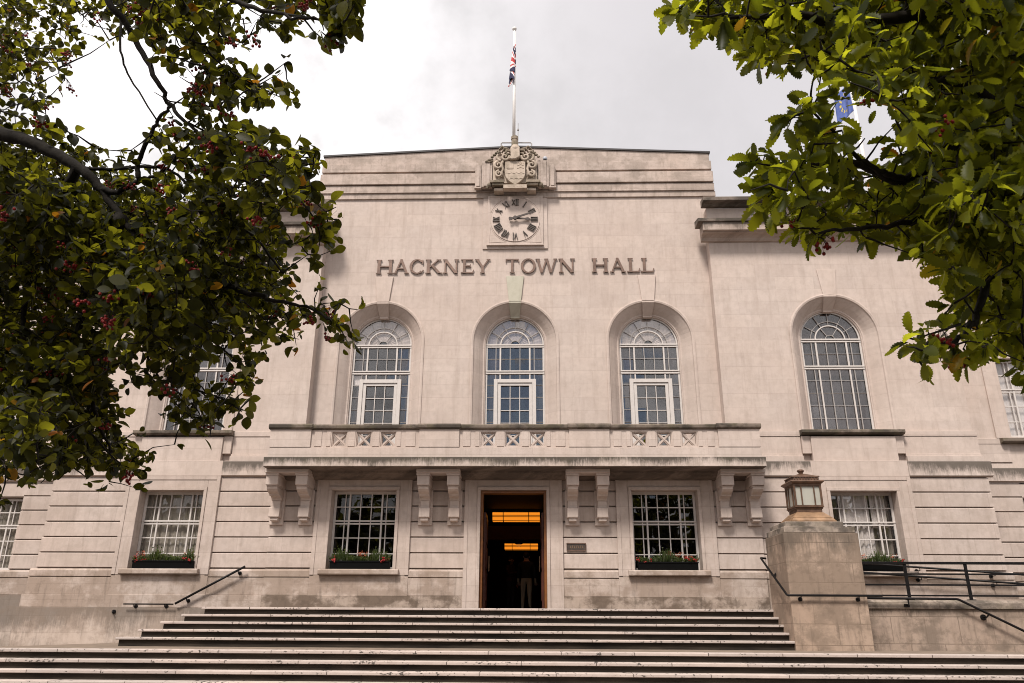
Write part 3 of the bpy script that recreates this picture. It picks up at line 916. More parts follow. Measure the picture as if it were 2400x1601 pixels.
# --- outer wings, set back
YO = 0.25
for s in (-1, 1):
    x0, x1 = sorted((s * 12.46, s * 21.0))
    mb = MB()
    wx = s * 14.72
    wall_sheet(mb, rect(x0, x1, 5.1, 13.2), [rect(wx - 0.88, wx + 0.88, 6.40, 8.72), rect(wx - 0.88, wx + 0.88, 10.18, 12.02)], YO, YO + 0.4)
    mb.build("wall", "stone", hall)
    mb = MB()
    gx = s * 14.64
    wall_sheet(mb, rect(x0, x1, 0.8, 5.13), [rect(gx - 0.86, gx + 0.86, 2.75, 4.72)], YO + 0.07, YO + 0.4)
    courses(mb, *sorted((s * 12.47, gx - s * 0.87)), YO); courses(mb, *sorted((gx + s * 0.87, s * 21)), YO)
    mb.box(gx - 0.87, gx + 0.87, YO, YO + 0.08, 4.74, 5.128)
    mb.build("rusticated_wall", "band", hall)
    lower_bands(*sorted((s * 12.47, s * 21.0)), YO)
    mb = MB(); mb.box(*sorted((s * 12.47, s * 21.0)), YO - 0.06, YO + 0.03, 0.6, 2.118); mb.build("plinth_base", "ledge", hall)
    mb = MB()
    mb.prism_yz([(YO + 0.04, 5.55), (YO - 0.05, 5.53), (YO - 0.06, 5.175), (YO + 0.04, 5.135)], x0, x1)
    mb.build("string_course", "course", hall, 0.006)
    # raised strips beside the tall window, bands, sill
    mb = MB()
    p0, p1 = sorted((s * 13.40, s * 13.51)); mb.box(p0, p1, YO - 0.05, YO - 0.002, 6.37, 9.6)
    p0, p1 = sorted((s * 12.47, s * 13.52)); mb.box(p0, p1, YO - 0.04, YO - 0.002, 6.205, 6.365)
    p0, p1 = sorted((s * 12.47, s * 13.70)); mb.box(p0, p1, YO - 0.03, YO - 0.002, 5.70, 6.20)
    mb.build("panel_strip", "stone", hall, 0.006)
    mb = MB()
    mb.prism_yz([(YO, 6.22), (YO - 0.16, 6.225), (YO - 0.20, 6.26), (YO - 0.20, 6.345), (YO, 6.375)], wx - 1.25, wx + 1.25)
    mb.build("sill", "cap", hall, 0.006)
    mb = MB()
    xa, xb = sorted((s * 12.6, s * 21.2))
    mb.prism_yz([(YO, 12.2), (YO - 0.1, 12.22), (YO - 0.35, 12.4), (YO - 0.45, 12.42), (YO - 0.45, 12.75), (YO, 12.9)], xa, xb)
    mb.prism_yz([(YO, 13.2), (YO - 0.2, 13.25), (YO - 0.35, 13.3), (YO - 0.35, 13.42), (YO + 0.3, 13.45)], xa, xb)
    mb.build("cornice", "cornice", hall)

# --- balcony
balcony = empty("balcony", (0, 0, 0), hall)
mb = MB()
mb.box(-6.385, 6.385, -1.76, G0 + 0.02, 5.215, 5.455)
mb.build("slab", "slab", balcony, 0.01)
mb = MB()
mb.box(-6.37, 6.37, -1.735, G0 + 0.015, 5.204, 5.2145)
mb.build("soffit", "soffit", balcony)  # thin dark sheet that colours the slab's underside as shaded
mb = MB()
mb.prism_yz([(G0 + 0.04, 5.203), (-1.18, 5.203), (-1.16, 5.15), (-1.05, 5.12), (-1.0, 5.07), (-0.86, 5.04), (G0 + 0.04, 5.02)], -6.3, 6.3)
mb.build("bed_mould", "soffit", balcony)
mb = MB()
mb.box(-6.33, 6.33, -1.63, -1.40, 5.457, 5.72)
XG = (-3.88, 0.0, 3.90)
PIERS = ((-6.33, -5.26), (-2.43, -1.39), (1.45, 2.49), (5.27, 6.33))
for a, b in PIERS:
    mb.box(a, b, -1.635, -1.41, 5.74, 6.20)
edges = [p for pr in PIERS for p in pr]
for (a, b), gx in zip(((-5.26, -2.43), (-1.39, 1.45), (2.49, 5.27)), XG):
    holes = [rect(gx + k * 0.64 - 0.195, gx + k * 0.64 + 0.195, 5.755, 6.145) for k in (-1, 0, 1)]
    wall_sheet(mb, rect(a, b, 5.72, 6.20), holes, -1.585, -1.42)
    for q0, q1 in ((a + 0.10, gx - 1.10), (gx - 0.97, gx - 0.87), (gx - 0.41, gx - 0.23), (gx + 0.23, gx + 0.41), (gx + 0.87, gx + 0.97), (gx + 1.10, b - 0.10)):
        if q1 - q0 > 0.05:
            mb.box(q0, q1, -1.60, -1.586, 5.765, 6.15)
mb.box(-6.30, 6.30, -1.57, -1.41, 5.721, 5.739)
for gx in XG:                                     # the saltires in the openings
    for k in (-1, 0, 1):
        c = gx + k * 0.64
        for q0, q1, zz in ((c - 0.195, c + 0.195, 5.775), (c - 0.195, c + 0.195, 6.13)):
            mb.box(q0, q1, -1.555, -1.45, zz - 0.018, zz + 0.014)
        for sg in (-1, 1):
            mb.box(*sorted((c + sg * 0.195, c + sg * 0.17)), -1.553, -1.45, 5.79, 6.11)
            d = Vector((1, 0, sg)).normalized(); q = Vector((-sg, 0, 1)).normalized()
            o = Vector((c, 0, 5.95))
            for wdt, yy in ((0.036, -1.525), (0.014, -1.54)):
                b4 = [o - d * 0.265 - q * wdt, o + d * 0.265 - q * wdt, o + d * 0.265 + q * wdt, o - d * 0.265 + q * wdt]
                yy += 0.003 * sg
                mb.add([(p.x, yy, p.z) for p in b4] + [(p.x, -1.45, p.z) for p in b4], [(0, 1, 2, 3), (0, 4, 5, 1), (1, 5, 6, 2), (2, 6, 7, 3), (3, 7, 4, 0), (7, 6, 5, 4)])
mb.build("balustrade", "stone", balcony, 0.006)
mb = MB()
prev = -6.36
for i, (a, b) in enumerate(PIERS):
    mb.prism_yz([(-1.38, 6.205), (-1.66, 6.205), (-1.70, 6.24), (-1.71, 6.31), (-1.68, 6.345), (-1.38, 6.35)], a - 0.04, b + 0.04)
for a, b in ((-5.219, -2.471), (-1.349, 1.409), (2.531, 5.229)):
    mb.prism_yz([(-1.39, 6.206), (-1.62, 6.206), (-1.655, 6.24), (-1.665, 6.305), (-1.63, 6.335), (-1.39, 6.338)], a, b)
mb.build("balcony_cap", "cap", balcony, 0.008)

# --- brackets, in pairs
def bracket_meshes():
    mb = MB()
    w = 0.158
    mb.box(-w, w, -1.42, G0, 4.80, 5.045)
    mb.box(-w - 0.02, w + 0.02, -1.45, G0, 5.046, 5.10)
    mb.box(-0.145, 0.145, -1.37, G0, 4.765, 4.799)
    mb.prism_yz([(G0, 4.764), (-1.36, 4.764), (-1.345, 4.71), (-1.28, 4.655), (-1.16, 4.615), (-1.12, 4.60), (-1.12, 4.57), (-1.0, 4.565), (-0.92, 4.53), (-0.89, 4.47), (G0, 4.47)], -0.135, 0.135)
    mb.prism_yz([(G0, 4.469), (-0.90, 4.469), (-0.90, 4.28), (G0, 4.28)], -0.115, 0.115)
    mb.prism_yz([(G0, 4.279), (-0.985, 4.279), (-1.0, 4.05), (-0.985, 4.03), (G0, 4.03)], -0.14, 0.14)
    mb.prism_yz([(G0, 4.029), (-0.955, 4.029), (-0.95, 3.95), (G0, 3.93)], -0.10, 0.10)
    mb.box(-0.185, 0.185, -0.765, G0 + 0.02, 3.86, 4.765)
    return mb


first = None
for px in (-5.84, -1.92, 1.92, 5.85):
    mb = MB()
    mb.box(px - 0.56, px + 0.56, -1.50, G0, 5.102, 5.203)
    mb.build("bracket_head", "stone", balcony, 0.008)
    for k in (-0.385, 0.385):
        if first is None:
            first = bracket_meshes().build("bracket", "stone", balcony, 0.008)
            o = first
        else:
            o = first.copy(); COL.objects.link(o); o.parent = balcony
        o.location = (px + k, 0, 0)

# --- the clock
clock = empty("clock", (0, 0, 0), hall)
ZC = 13.19
mb = MB()
mb.box(-0.86, 0.86, -0.085, -0.046, 12.33, 14.03)
mb.box(-0.875, 0.875, -0.125, -0.046, 12.30, 12.329)
for sx in (-1, 1):
    for sz in (-1, 1):
        n = 10
        pts = [(sx * 0.80 * math.cos(R(18 + 54 * k / n)), -0.088, ZC + sz * 0.80 * math.sin(R(18 + 54 * k / n))) for k in range(n + 1)]
        mb.tube(pts, 0.008, 5)
        mb.tube([pts[0], (sx * 0.80, -0.088, ZC + sz * 0.79), pts[-1]], 0.008, 5)
mb.build("clock_case", "stone", clock)
mb = MB()
mb.disc_y(0, ZC, 0.755, -0.10, -0.08, 64)
mb.tube([(0.755 * math.cos(2 * PI * k / 64), -0.098, ZC + 0.755 * math.sin(2 * PI * k / 64)) for k in range(65)], 0.010, 6)
mb.build("dial", "dial", clock)


def stroke(mb, tr, x0, y0, x1, y1, w, ya, yb):
    d = Vector((x1 - x0, y1 - y0)).normalized(); q = Vector((-d.y, d.x)) * w / 2
    b = [(x0 - q.x, y0 - q.y), (x1 - q.x, y1 - q.y), (x1 + q.x, y1 + q.y), (x0 + q.x, y0 + q.y)]
    P = [tr(*p) for p in b]
    mb.add([(p[0], ya, p[1]) for p in P] + [(p[0], yb, p[1]) for p in P], [(0, 1, 2, 3), (0, 4, 5, 1), (1, 5, 6, 2), (2, 6, 7, 3), (3, 7, 4, 0), (7, 6, 5, 4)])


ROMAN = ["XII", "I", "II", "III", "IIII", "V", "VI", "VII", "VIII", "IX", "X", "XI"]
GWID = {"I": 0.052, "V": 0.115, "X": 0.12}
for h, txt in enumerate(ROMAN):
    a = R(30 * h)
    mb = MB()
    tot = sum(GWID[c] for c in txt)
    x = -tot / 2
    rr, uu = (math.sin(a), math.cos(a)), (math.cos(a), -math.sin(a))
    tr = lambda px, py: (uu[0] * px + rr[0] * py, ZC + uu[1] * px + rr[1] * py)
    b0, b1 = 0.485, 0.69
    ya = -0.142
    for c in txt:
        w = GWID[c]; xm = x + w / 2
        ya -= 0.0007
        if c == "I":
            stroke(mb, tr, xm, b0, xm, b1, 0.024, ya, -0.11); stroke(mb, tr, xm - 0.021, b0, xm + 0.021, b0, 0.010, ya - 0.001, -0.11); stroke(mb, tr, xm - 0.021, b1, xm + 0.021, b1, 0.010, ya - 0.001, -0.11)
        elif c == "V":
            stroke(mb, tr, x + 0.015, b1, xm, b0, 0.023, ya, -0.11); stroke(mb, tr, x + w - 0.015, b1, xm, b0, 0.015, ya - 0.0004, -0.11)
        else:
            stroke(mb, tr, x + 0.012, b1, x + w - 0.012, b0, 0.023, ya, -0.11); stroke(mb, tr, x + w - 0.012, b1, x + 0.012, b0, 0.014, ya - 0.0004, -0.11)
        x += w
    mb.build("numeral", "numeral", clock)


def hand(name, ang, length, pts, y0, y1):
    a = R(ang); d = (math.sin(a), math.cos(a)); q = (math.cos(a), -math.sin(a))
    mb = MB()
    poly = [(d[0] * s + q[0] * w, ZC + d[1] * s + q[1] * w) for s, w in pts] + [(d[0] * s - q[0] * w, ZC + d[1] * s - q[1] * w) for s, w in reversed(pts)]
    mb.prism_xz(poly, y0, y1)
    mb.disc_y(0, ZC, 0.062, y0 - 0.012, y1, 20)
    return mb.build(name, "hand", clock)


hand("hour_hand", 94, 0.48, [(-0.20, 0.028), (-0.15, 0.036), (-0.05, 0.02), (0.05, 0.030), (0.30, 0.024), (0.37, 0.050), (0.41, 0.046), (0.47, 0.006)], -0.19, -0.17)
hand("minute_hand", 71, 0.68, [(-0.20, 0.036), (-0.14, 0.040), (-0.05, 0.02), (0.05, 0.034), (0.40, 0.027), (0.685, 0.014)], -0.225, -0.205)

# --- coat of arms
arms = empty("coat_of_arms", (0, 0, 0), hall)
mb = MB()
mb.box(-0.70, 0.69, -0.34, -0.10, 14.33, 15.17)
mb.box(-0.66, -0.36, -0.36, -0.10, 14.06, 14.15); mb.box(0.37, 0.65, -0.36, -0.10, 14.06, 14.15)
mb.box(-0.62, 0.62, -0.33, -0.10, 15.17, 15.42)
mb.build("backing_block", "carved", arms, 0.008)
for s in (-1, 1):
    mb = MB()
    p0, p1 = sorted((s * 0.34, s * 0.78)); mb.box(p0, p1, -0.50, -0.30, 14.27, 14.36)
    p0, p1 = sorted((s * 0.36, s * 0.72)); mb.box(p0, p1, -0.46, -0.30, 14.20, 14.268)
    mb.blob((s * 0.80, -0.40, 14.24), 0.07, 1, 1, 1.2)
    mb.blob((s * 0.86, -0.34, 14.18), 0.05, 1, 1, 1)
    mb.build("ledge", "carved_dark", arms, 0.008)
sh = []
for k in range(13):
    t = k / 12
    sh.append((0.315 * (1 - t ** 2.2) if t > 0 else 0.315, 14.62 - 0.42 * t))
poly = [(-x, z) for x, z in reversed(sh)][0:] + []
poly = [(0.315, 15.05)] + [(x, z) for x, z in sh] + [(-x, z) for x, z in reversed(sh[:-1])] + [(-0.315, 15.05)]
mb = MB()
mb.prism_xz(poly, -0.46, -0.32)
mb.build("shield", "carved", arms, 0.012)
mb = MB()
for z0, amp in ((14.62, 0.012), (14.42, 0.012)):
    hw = 0.29 if z0 > 14.5 else 0.235
    pts = [(x, -0.463, z0 + amp * math.sin(x * 42)) for x in np.linspace(-hw, hw, 40)]
    mb.tube(pts, 0.008, 5)
mb.tube([(-0.24, -0.463, 14.76), (-0.06, -0.463, 14.77)], 0.008, 5)
mb.box(-0.27, -0.05, -0.472, -0.458, 14.80, 15.01)
for z0 in (14.88, 14.78):
    mb.tube([(0.06, -0.463, z0), (0.165, -0.463, z0 + 0.045), (0.27, -0.463, z0)], 0.009, 5)
for k in range(4):
    mb.box(0.06 + k * 0.06, 0.085 + k * 0.06, -0.468, -0.458, 14.95, 15.02)
mb.build("shield_relief", "carved", arms)
mb = MB()
mb.prism_xz([(-0.20, 15.10), (-0.12, 15.065), (0.02, 15.08), (0.12, 15.14), (0.15, 15.18), (0.14, 15.44), (0.10, 15.54), (-0.10, 15.54), (-0.15, 15.44), (-0.14, 15.20)], -0.56, -0.34)
mb.lathe([(0.15, 15.44), (0.165, 15.50), (0.155, 15.55), (0.12, 15.58), (0.13, 15.62), (0.10, 15.64)], 0, -0.42, 16)
mb.build("helmet", "carved", arms, 0.02)
mb = MB()
mb.lathe([(0.105, 15.60), (0.10, 15.85), (0.115, 15.86), (0.115, 15.96), (0.06, 15.97)], -0.02, -0.42, 12)
mb.build("crest_turret", "carved_dark", arms)


def scroll(mb, cx, cz, r, turns, start, sgn, thick, y=-0.40, depth=0.09):
    n = 26
    pts = []; rad = []
    for k in range(n + 1):
        t = k / n
        a = start + sgn * turns * 2 * PI * t
        rr = r * (1 - 0.82 * t)
        pts.append((cx + rr * math.cos(a), y - depth * t * 0.6, cz + rr * math.sin(a)))
        rad.append(thick * (1.1 - 0.75 * t))
    mb.tube(pts, rad, 7)


for s in (-1, 1):
    mb = MB(); md = MB()
    scroll(mb, s * 0.52, 14.93, 0.145, 1.35, PI / 2, -s, 0.050)
    scroll(mb, s * 0.50, 14.62, 0.120, 1.35, PI / 2, -s, 0.044)
    scroll(mb, s * 0.32, 15.20, 0.130, 1.2, PI * 0.9 if s > 0 else PI * 0.1, s, 0.05, -0.44)
    scroll(mb, s * 0.45, 15.24, 0.15, 1.0, -PI / 2, s, 0.045, -0.42)
    mb.tube([(s * 0.36, -0.42, 15.10), (s * 0.43, -0.43, 14.98), (s * 0.38, -0.42, 14.80), (s * 0.42, -0.42, 14.68), (s * 0.36, -0.40, 14.50)], [0.05, 0.045, 0.04, 0.04, 0.02], 7)
    # plume-like leaves above
    for (xa, za, xb, zb, r) in ((0.16, 15.44, 0.36, 15.30, 0.07), (0.22, 15.50, 0.44, 15.38, 0.065), (0.30, 15.48, 0.52, 15.52, 0.06), (0.42, 15.36, 0.60, 15.30, 0.06), (0.17, 15.34, 0.30, 15.16, 0.06)):
        md.tube([(s * xa, -0.40, za), (s * (xa + xb) / 2, -0.50, (za + zb) / 2 + 0.05), (s * xb, -0.42, zb - 0.03)], [r, r * 0.8, r * 0.25], 7, flat=0.6)
    for k, (x, z, r) in enumerate(((0.47, 15.56, 0.05), (0.53, 15.47, 0.055), (0.60, 15.42, 0.05), (0.66, 15.33, 0.05), (0.73, 15.27, 0.045), (0.80, 15.16, 0.04), (0.88, 15.12, 0.04))):
        if s > 0 and k > 4:
            continue
        md.blob((s * x, -0.36 - 0.02 * (k % 2), z), r, 1.2, 0.9, 0.9, 5, 7)
    if s < 0:
        md.tube([(-0.70, -0.33, 15.14), (-0.84, -0.36, 15.10), (-0.93, -0.36, 15.10), (-0.84, -0.36, 15.17), (-0.70, -0.34, 15.20)], 0.028, 7)
    mb.build("mantling", "carved", arms, smooth=True)
    md.build("mantling_leaves", "carved_dark", arms, smooth=True)
mb = MB()
mb.box(-0.36, 0.36, -0.53, -0.30, 14.05, 14.17)
mb.box(-0.30, 0.30, -0.44, -0.32, 14.172, 14.22)
x = -0.20
while x < 0.20:                                    # worn cut marks of the motto
    w = random.choice((0.012, 0.02, 0.008))
    mb.box(x, x + w, -0.536, -0.529, 14.085 + random.random() * 0.01, 14.14)
    x += w + random.choice((0.012, 0.02, 0.03))
mb.build("motto_scroll", "carved", arms)
mb = MB()
mb.tube([(-0.47, 0.1, 15.70), (-0.47, 0.1, 16.08), (-0.44, 0.1, 16.115), (0.48, 0.1, 16.105), (0.515, 0.1, 16.07), (0.515, 0.1, 15.70)], 0.022, 8)
mb.build("roof_guard_rail", "bar", hall)
mb = MB()
mb.tube([(0.07, 0.3, 15.7), (0.072, 0.3, 16.72)], 0.012, 6); mb.tube([(0.072, 0.3, 16.72), (0.072, 0.3, 16.78)], 0.03, 8); mb.tube([(0.072, 0.3, 16.78), (0.075, 0.3, 17.0)], 0.01, 6)
mb.build("aerial", "bar", hall)

# --- doorway and hall behind it
mb = MB()
for s in (-1, 1):
    a, b = sorted((s * 0.864, s * 0.795)); mb.box(a, b, G0 + 0.02, G0 + 0.34, 1.812, 4.70)
mb.box(-0.864, 0.864, G0 + 0.03, G0 + 0.34, 4.70, 4.774)
mb.build("door_frame", "wood", hall, 0.006)
for s in (-1, 1):
    d = empty("door", (s * 0.79, G0 + 0.30, 1.82), hall, 0)
    mb = MB()
    a, b = sorted((0, -s * 0.055))
    mb.box(a, b, 0.0, 0.80, 0.0, 2.42)
    for z0, z1 in ((0.2, 0.9), (1.0, 1.55), (1.65, 2.3)):
        c, e = sorted((-s * 0.056, -s * 0.075)); mb.box(c, e, 0.12, 0.68, z0, z1)
    mb.build("door_leaf", "wood_dark", d, 0.006)
    mb = MB(); mb.tube([(-s * 0.11, 0.70, 0.95), (-s * 0.11, 0.70, 1.35)], 0.014, 8); mb.build("handle", "lantern_gold", d)
hw = empty("hallway", (0, 0, 0), hall)
mb = MB()
y0, y1, zc = G0 + 0.36, 17.0, 4.72
mb.add([(-1.7, y0, 1.80), (1.7, y0, 1.80), (1.7, y1, 1.80), (-1.7, y1, 1.80), (-1.7, y0, zc), (1.7, y0, zc), (1.7, y1, zc), (-1.7, y1, zc)],
       [(0, 1, 2, 3), (4, 7, 6, 5), (1, 5, 6, 2), (3, 2, 6, 7), (0, 3, 7, 4)])
for s in (-1, 1):
    for k in range(8):
        p, q = sorted((s * 1.62, s * 1.70)); mb.box(p, q, 0.6 + k * 2, 0.85 + k * 2, 1.8, zc)
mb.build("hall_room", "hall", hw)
mb = MB(); mb.box(-1.65, 1.65, 6.9, 7.5, 4.22, 4.70); mb.build("beam", "amberlit", hw)

# --- lettering
def glyph(c):
    S, T, sf = 0.165, 0.095, 0.055
    q = []

    def box(x0, x1, y0, y1): q.append([(x0, y0), (x1, y0), (x1, y1), (x0, y1)])

    def st(x0, y0, x1, y1, w):
        h = w / 2; q.append([(x0 - h, y0), (x0 + h, y0), (x1 + h, y1), (x1 - h, y1)])

    def ser(xc, w, y): w *= 0.86; box(xc - w / 2, xc + w / 2, y, y + sf)

    def ring(cx, cy, rx, ry, a0, a1, n=28):
        for k in range(n):
            p = []
            for a, o in ((a0 + (a1 - a0) * k / n, 1), (a0 + (a1 - a0) * k / n, 0), (a0 + (a1 - a0) * (k + 1) / n, 0), (a0 + (a1 - a0) * (k + 1) / n, 1)):
                th = 0.075 + 0.10 * abs(math.cos(a))
                p.append((cx + (rx - (0 if o else th)) * math.cos(a), cy + (ry - (0 if o else th)) * math.sin(a)))
            q.append(p)
    if c == "H":
        for x in (0.22, 0.88):
            box(x - S / 2, x + S / 2, 0, 1); ser(x, 0.36, 0); ser(x, 0.36, 1 - sf)
        box(0.29, 0.81, 0.47, 0.56)
    elif c == "A":
        st(0.14, 0, 0.50, 1, T); st(0.88, 0, 0.50, 1, S); box(0.28, 0.74, 0.32, 0.40); ser(0.15, 0.30, 0); ser(0.87, 0.34, 0); box(0.44, 0.58, 0.97, 1.03)
    elif c == "C":
        ring(0.52, 0.5, 0.50, 0.53, R(48), R(312)); box(0.83, 0.90, 0.68, 0.98); st(0.80, 0.06, 0.92, 0.25, 0.06)
    elif c == "K":
        box(0.14, 0.14 + S, 0, 1); ser(0.22, 0.36, 0); ser(0.22, 0.36, 1 - sf)
        st(0.30, 0.45, 0.80, 1, T); st(0.86, 0, 0.44, 0.58, S * 1.1); ser(0.80, 0.30, 1 - sf); ser(0.90, 0.30, 0)
    elif c == "N":
        box(0.17, 0.17 + T, 0, 1); box(0.85, 0.85 + T, 0, 1); st(0.88, 0.0, 0.20, 1, S * 1.15); ser(0.22, 0.32, 0); ser(0.20, 0.30, 1 - sf); ser(0.90, 0.32, 1 - sf)
    elif c == "E":
        box(0.14, 0.14 + S, 0, 1); box(0.0, 0.80, 1 - 0.075, 1); box(0.0, 0.84, 0, 0.075); box(0.28, 0.62, 0.48, 0.56)
        box(0.755, 0.80, 0.80, 0.98); st(0.77, 0.05, 0.86, 0.24, 0.05); box(0.60, 0.645, 0.40, 0.64)
    elif c == "Y":
        box(0.50 - S / 2, 0.50 + S / 2, 0, 0.48); st(0.50, 0.42, 0.14, 1, S); st(0.52, 0.42, 0.88, 1, T); ser(0.5, 0.36, 0); ser(0.15, 0.32, 1 - sf); ser(0.87, 0.28, 1 - sf)
    elif c == "T":
        box(0.45 - S / 2, 0.45 + S / 2, 0, 1); box(0, 0.90, 1 - 0.075, 1); ser(0.45, 0.40, 0); box(0.0, 0.05, 0.78, 0.97); box(0.85, 0.90, 0.78, 0.97)
    elif c == "O":
        ring(0.5, 0.5, 0.52, 0.53, 0, 2 * PI, 40)
    elif c == "W":
        st(0.40, 0, 0.14, 1, S); st(0.42, 0, 0.70, 1, T); st(0.98, 0, 0.72, 1, S); st(1.0, 0, 1.28, 1, T); ser(0.14, 0.32, 1 - sf); ser(0.70, 0.30, 1 - sf); ser(1.28, 0.28, 1 - sf)
    elif c == "L":
        box(0.14, 0.14 + S, 0, 1); ser(0.22, 0.38, 1 - sf); box(0.0, 0.78, 0, 0.075); st(0.72, 0.05, 0.80, 0.28, 0.055)
    return q


sign = empty("building_sign", (0, 0, 11.4))
tag(sign, "raised bronze letters reading HACKNEY TOWN HALL across the facade under the clock", "sign")
LET = [("H", -4.228, -3.708), ("A", -3.702, -3.219), ("C", -3.209, -2.771), ("K", -2.721, -2.200), ("N", -2.190, -1.709), ("E", -1.643, -1.239), ("Y", -1.219, -0.750),
       ("T", -0.287, 0.115), ("O", 0.174, 0.629), ("W", 0.619, 1.278), ("N", 1.317, 1.810), ("H", 2.319, 2.814), ("A", 2.863, 3.338), ("L", 3.378, 3.770), ("L", 3.786, 4.195)]
for c, x0, x1 in LET:
    qs = glyph(c)
    xs = [p[0] for q in qs for p in q]
    a, b = min(xs), max(xs)
    mb = MB()
    for i, q in enumerate(qs):
        mb.prism_xz([((p[0] - a) / (b - a) * (x1 - x0) - (x1 - x0) / 2, p[1] * 0.465) for p in q], -0.050 - 0.0006 * (i % 9), -0.018)
    o = mb.build("letter", "bronze", sign)
    o.location = ((x0 + x1) / 2, 0, 0)

# ================================================================== things on the building
def bracket_disc(mb, x, y, z, wall_y, drop=0.06):
    mb.tube([(x, y, z - 0.01), (x, y, z - drop), (x, wall_y + 0.004, z - drop)], 0.011, 6)
    mb.prism_xz([(x + 0.045 * math.cos(2 * PI * k / 14), z - drop + 0.045 * math.sin(2 * PI * k / 14)) for k in range(14)], wall_y - 0.03, wall_y + 0.002)


def flagpole(x, y, z0, z1, r, label):
    p = empty("flagpole", (x, y, z0)); tag(p, label, "flagpole", "white flagpoles on the roof")
    mb = MB(); mb.lathe([(r, 0), (r * 0.92, (z1 - z0) * 0.4), (r * 0.6, z1 - z0)], 0, 0, 12); mb.build("pole", "pole", p, smooth=True)
    mb = MB(); h = z1 - z0
    mb.lathe([(r * 0.6, h), (r * 0.9, h + 0.02), (r * 1.45, h + 0.05), (r * 1.5, h + 0.09), (r * 0.9, h + 0.13), (0.01, h + 0.14)], 0, 0, 12); mb.build("finial", "pole", p, smooth=True)
    mb = MB(); mb.tube([(r * 1.25, 0, 0.3), (r * 0.85, 0, h - 0.05)], 0.006, 4); mb.build("halyard", "pole", p)
    return p


flagpole(-0.045, -0.40, 15.9, 20.20, 0.052, "white flagpole rising above the coat of arms with the folded red white and blue flag")
flagpole(-12.55, 3.0, 13.4, 20.8, 0.07, "white flagpole on the roof behind the branches of the berry tree")
flagpole(12.50, 3.0, 13.4, 20.9, 0.07, "white flagpole carrying the blue starred flag behind the toothed leaves")


def union_col(u, v):
    """union flag, u along the fly 0..1 (2 long), v up the hoist 0..1: 0 navy, 1 red, 2 white"""
    x, y = u * 2 - 1, v - 0.5
    if abs(x) < 0.1 or abs(y) < 0.1: return 1
    if abs(x) < 0.17 or abs(y) < 0.17: return 2
    d1, d2 = abs(y - x * 0.5) / 1.118, abs(y + x * 0.5) / 1.118
    if min(d1, d2) < 0.033: return 1
    if min(d1, d2) < 0.10: return 2
    return 0


# the union flag hangs in folds beside its pole
mb = MB()
nu, nv = 60, 44
vs = []
for j in range(nv + 1):
    v = j / nv
    for i in range(nu + 1):
        u = i / nu
        fold = 0.085 * math.sin(u * 15 + v * 1.3) * (0.35 + 0.65 * (1 - v))
        x = 0.01 - 0.19 * (1 - abs(1 - 2 * ((u * 2.6) % 1.0))) * (0.45 + 0.65 * (1 - v)) - 0.05 * u
        z = 19.62 - (1 - v) * 0.95 - u * 0.86 * (0.9 + 0.1 * v) + 0.02 * math.sin(u * 20)
        vs.append((x, -0.46 + fold, z))
fs, mi = [], []
for j in range(nv):
    for i in range(nu):
        k = j * (nu + 1) + i
        fs.append((k, k + 1, k + nu + 2, k + nu + 1)); mi.append(union_col((i + 0.5) / nu, (j + 0.5) / nv))
mb.v, mb.f, mb.mi = vs, fs, mi
flag = mb.build("flag", ["f_blue", "f_red", "f_white"], None, smooth=True)
sol = flag.modifiers.new("cloth", "SOLIDIFY"); sol.thickness = 0.004
tag(flag, "red white and blue union flag hanging folded against the middle flagpole", "flag", "flags on the roof poles")

mb = MB()
nu, nv = 30, 24
vs = []
for j in range(nv + 1):
    v = j / nv
    for i in range(nu + 1):
        u = i / nu
        vs.append((12.43 - 0.62 * u, 2.95 + 0.12 * math.sin(u * 8 + v), 20.55 - (1 - v) * 1.25 - u * 0.62 + 0.04 * math.sin(u * 9)))
fs, mi = [], []
for j in range(nv):
    for i in range(nu):
        k = j * (nu + 1) + i
        u, v = (i + 0.5) / nu, (j + 0.5) / nv
        a = math.atan2(v - 0.5, (u - 0.5) * 1.3); r = math.hypot(v - 0.5, (u - 0.5) * 1.3)
        star = abs(r - 0.30) < 0.045 and abs(((a / (2 * PI) * 12) + 0.5) % 1 - 0.5) < 0.24
        fs.append((k, k + 1, k + nu + 2, k + nu + 1)); mi.append(1 if star else 0)
mb.v, mb.f, mb.mi = vs, fs, mi
fl = mb.build("flag", ["f_sky", "f_gold"], None, smooth=True)
fl.modifiers.new("cloth", "SOLIDIFY").thickness = 0.004
tag(fl, "blue flag with small gold stars seen between the toothed leaves", "flag", "flags on the roof poles")

# small camera on the parapet
cc = empty("security_camera", (0.94, -0.2, 15.22)); tag(cc, "small pale security camera perched on the parapet beside the coat of arms", "camera")
mb = MB(); mb.lathe([(0.03, 0.0), (0.07, 0.0), (0.075, 0.09), (0.05, 0.12), (0.01, 0.125)], 0, -0.02, 14); mb.build("housing", "cctv", cc, smooth=True)
mb = MB(); mb.blob((0, -0.03, 0.0), 0.062, 1, 1, 0.9); mb.build("dome_lens", "iron", cc, smooth=True)
mb = MB(); mb.box(-0.03, 0.03, 0.0, 0.12, 0.02, 0.06); mb.build("mount", "cctv", cc)

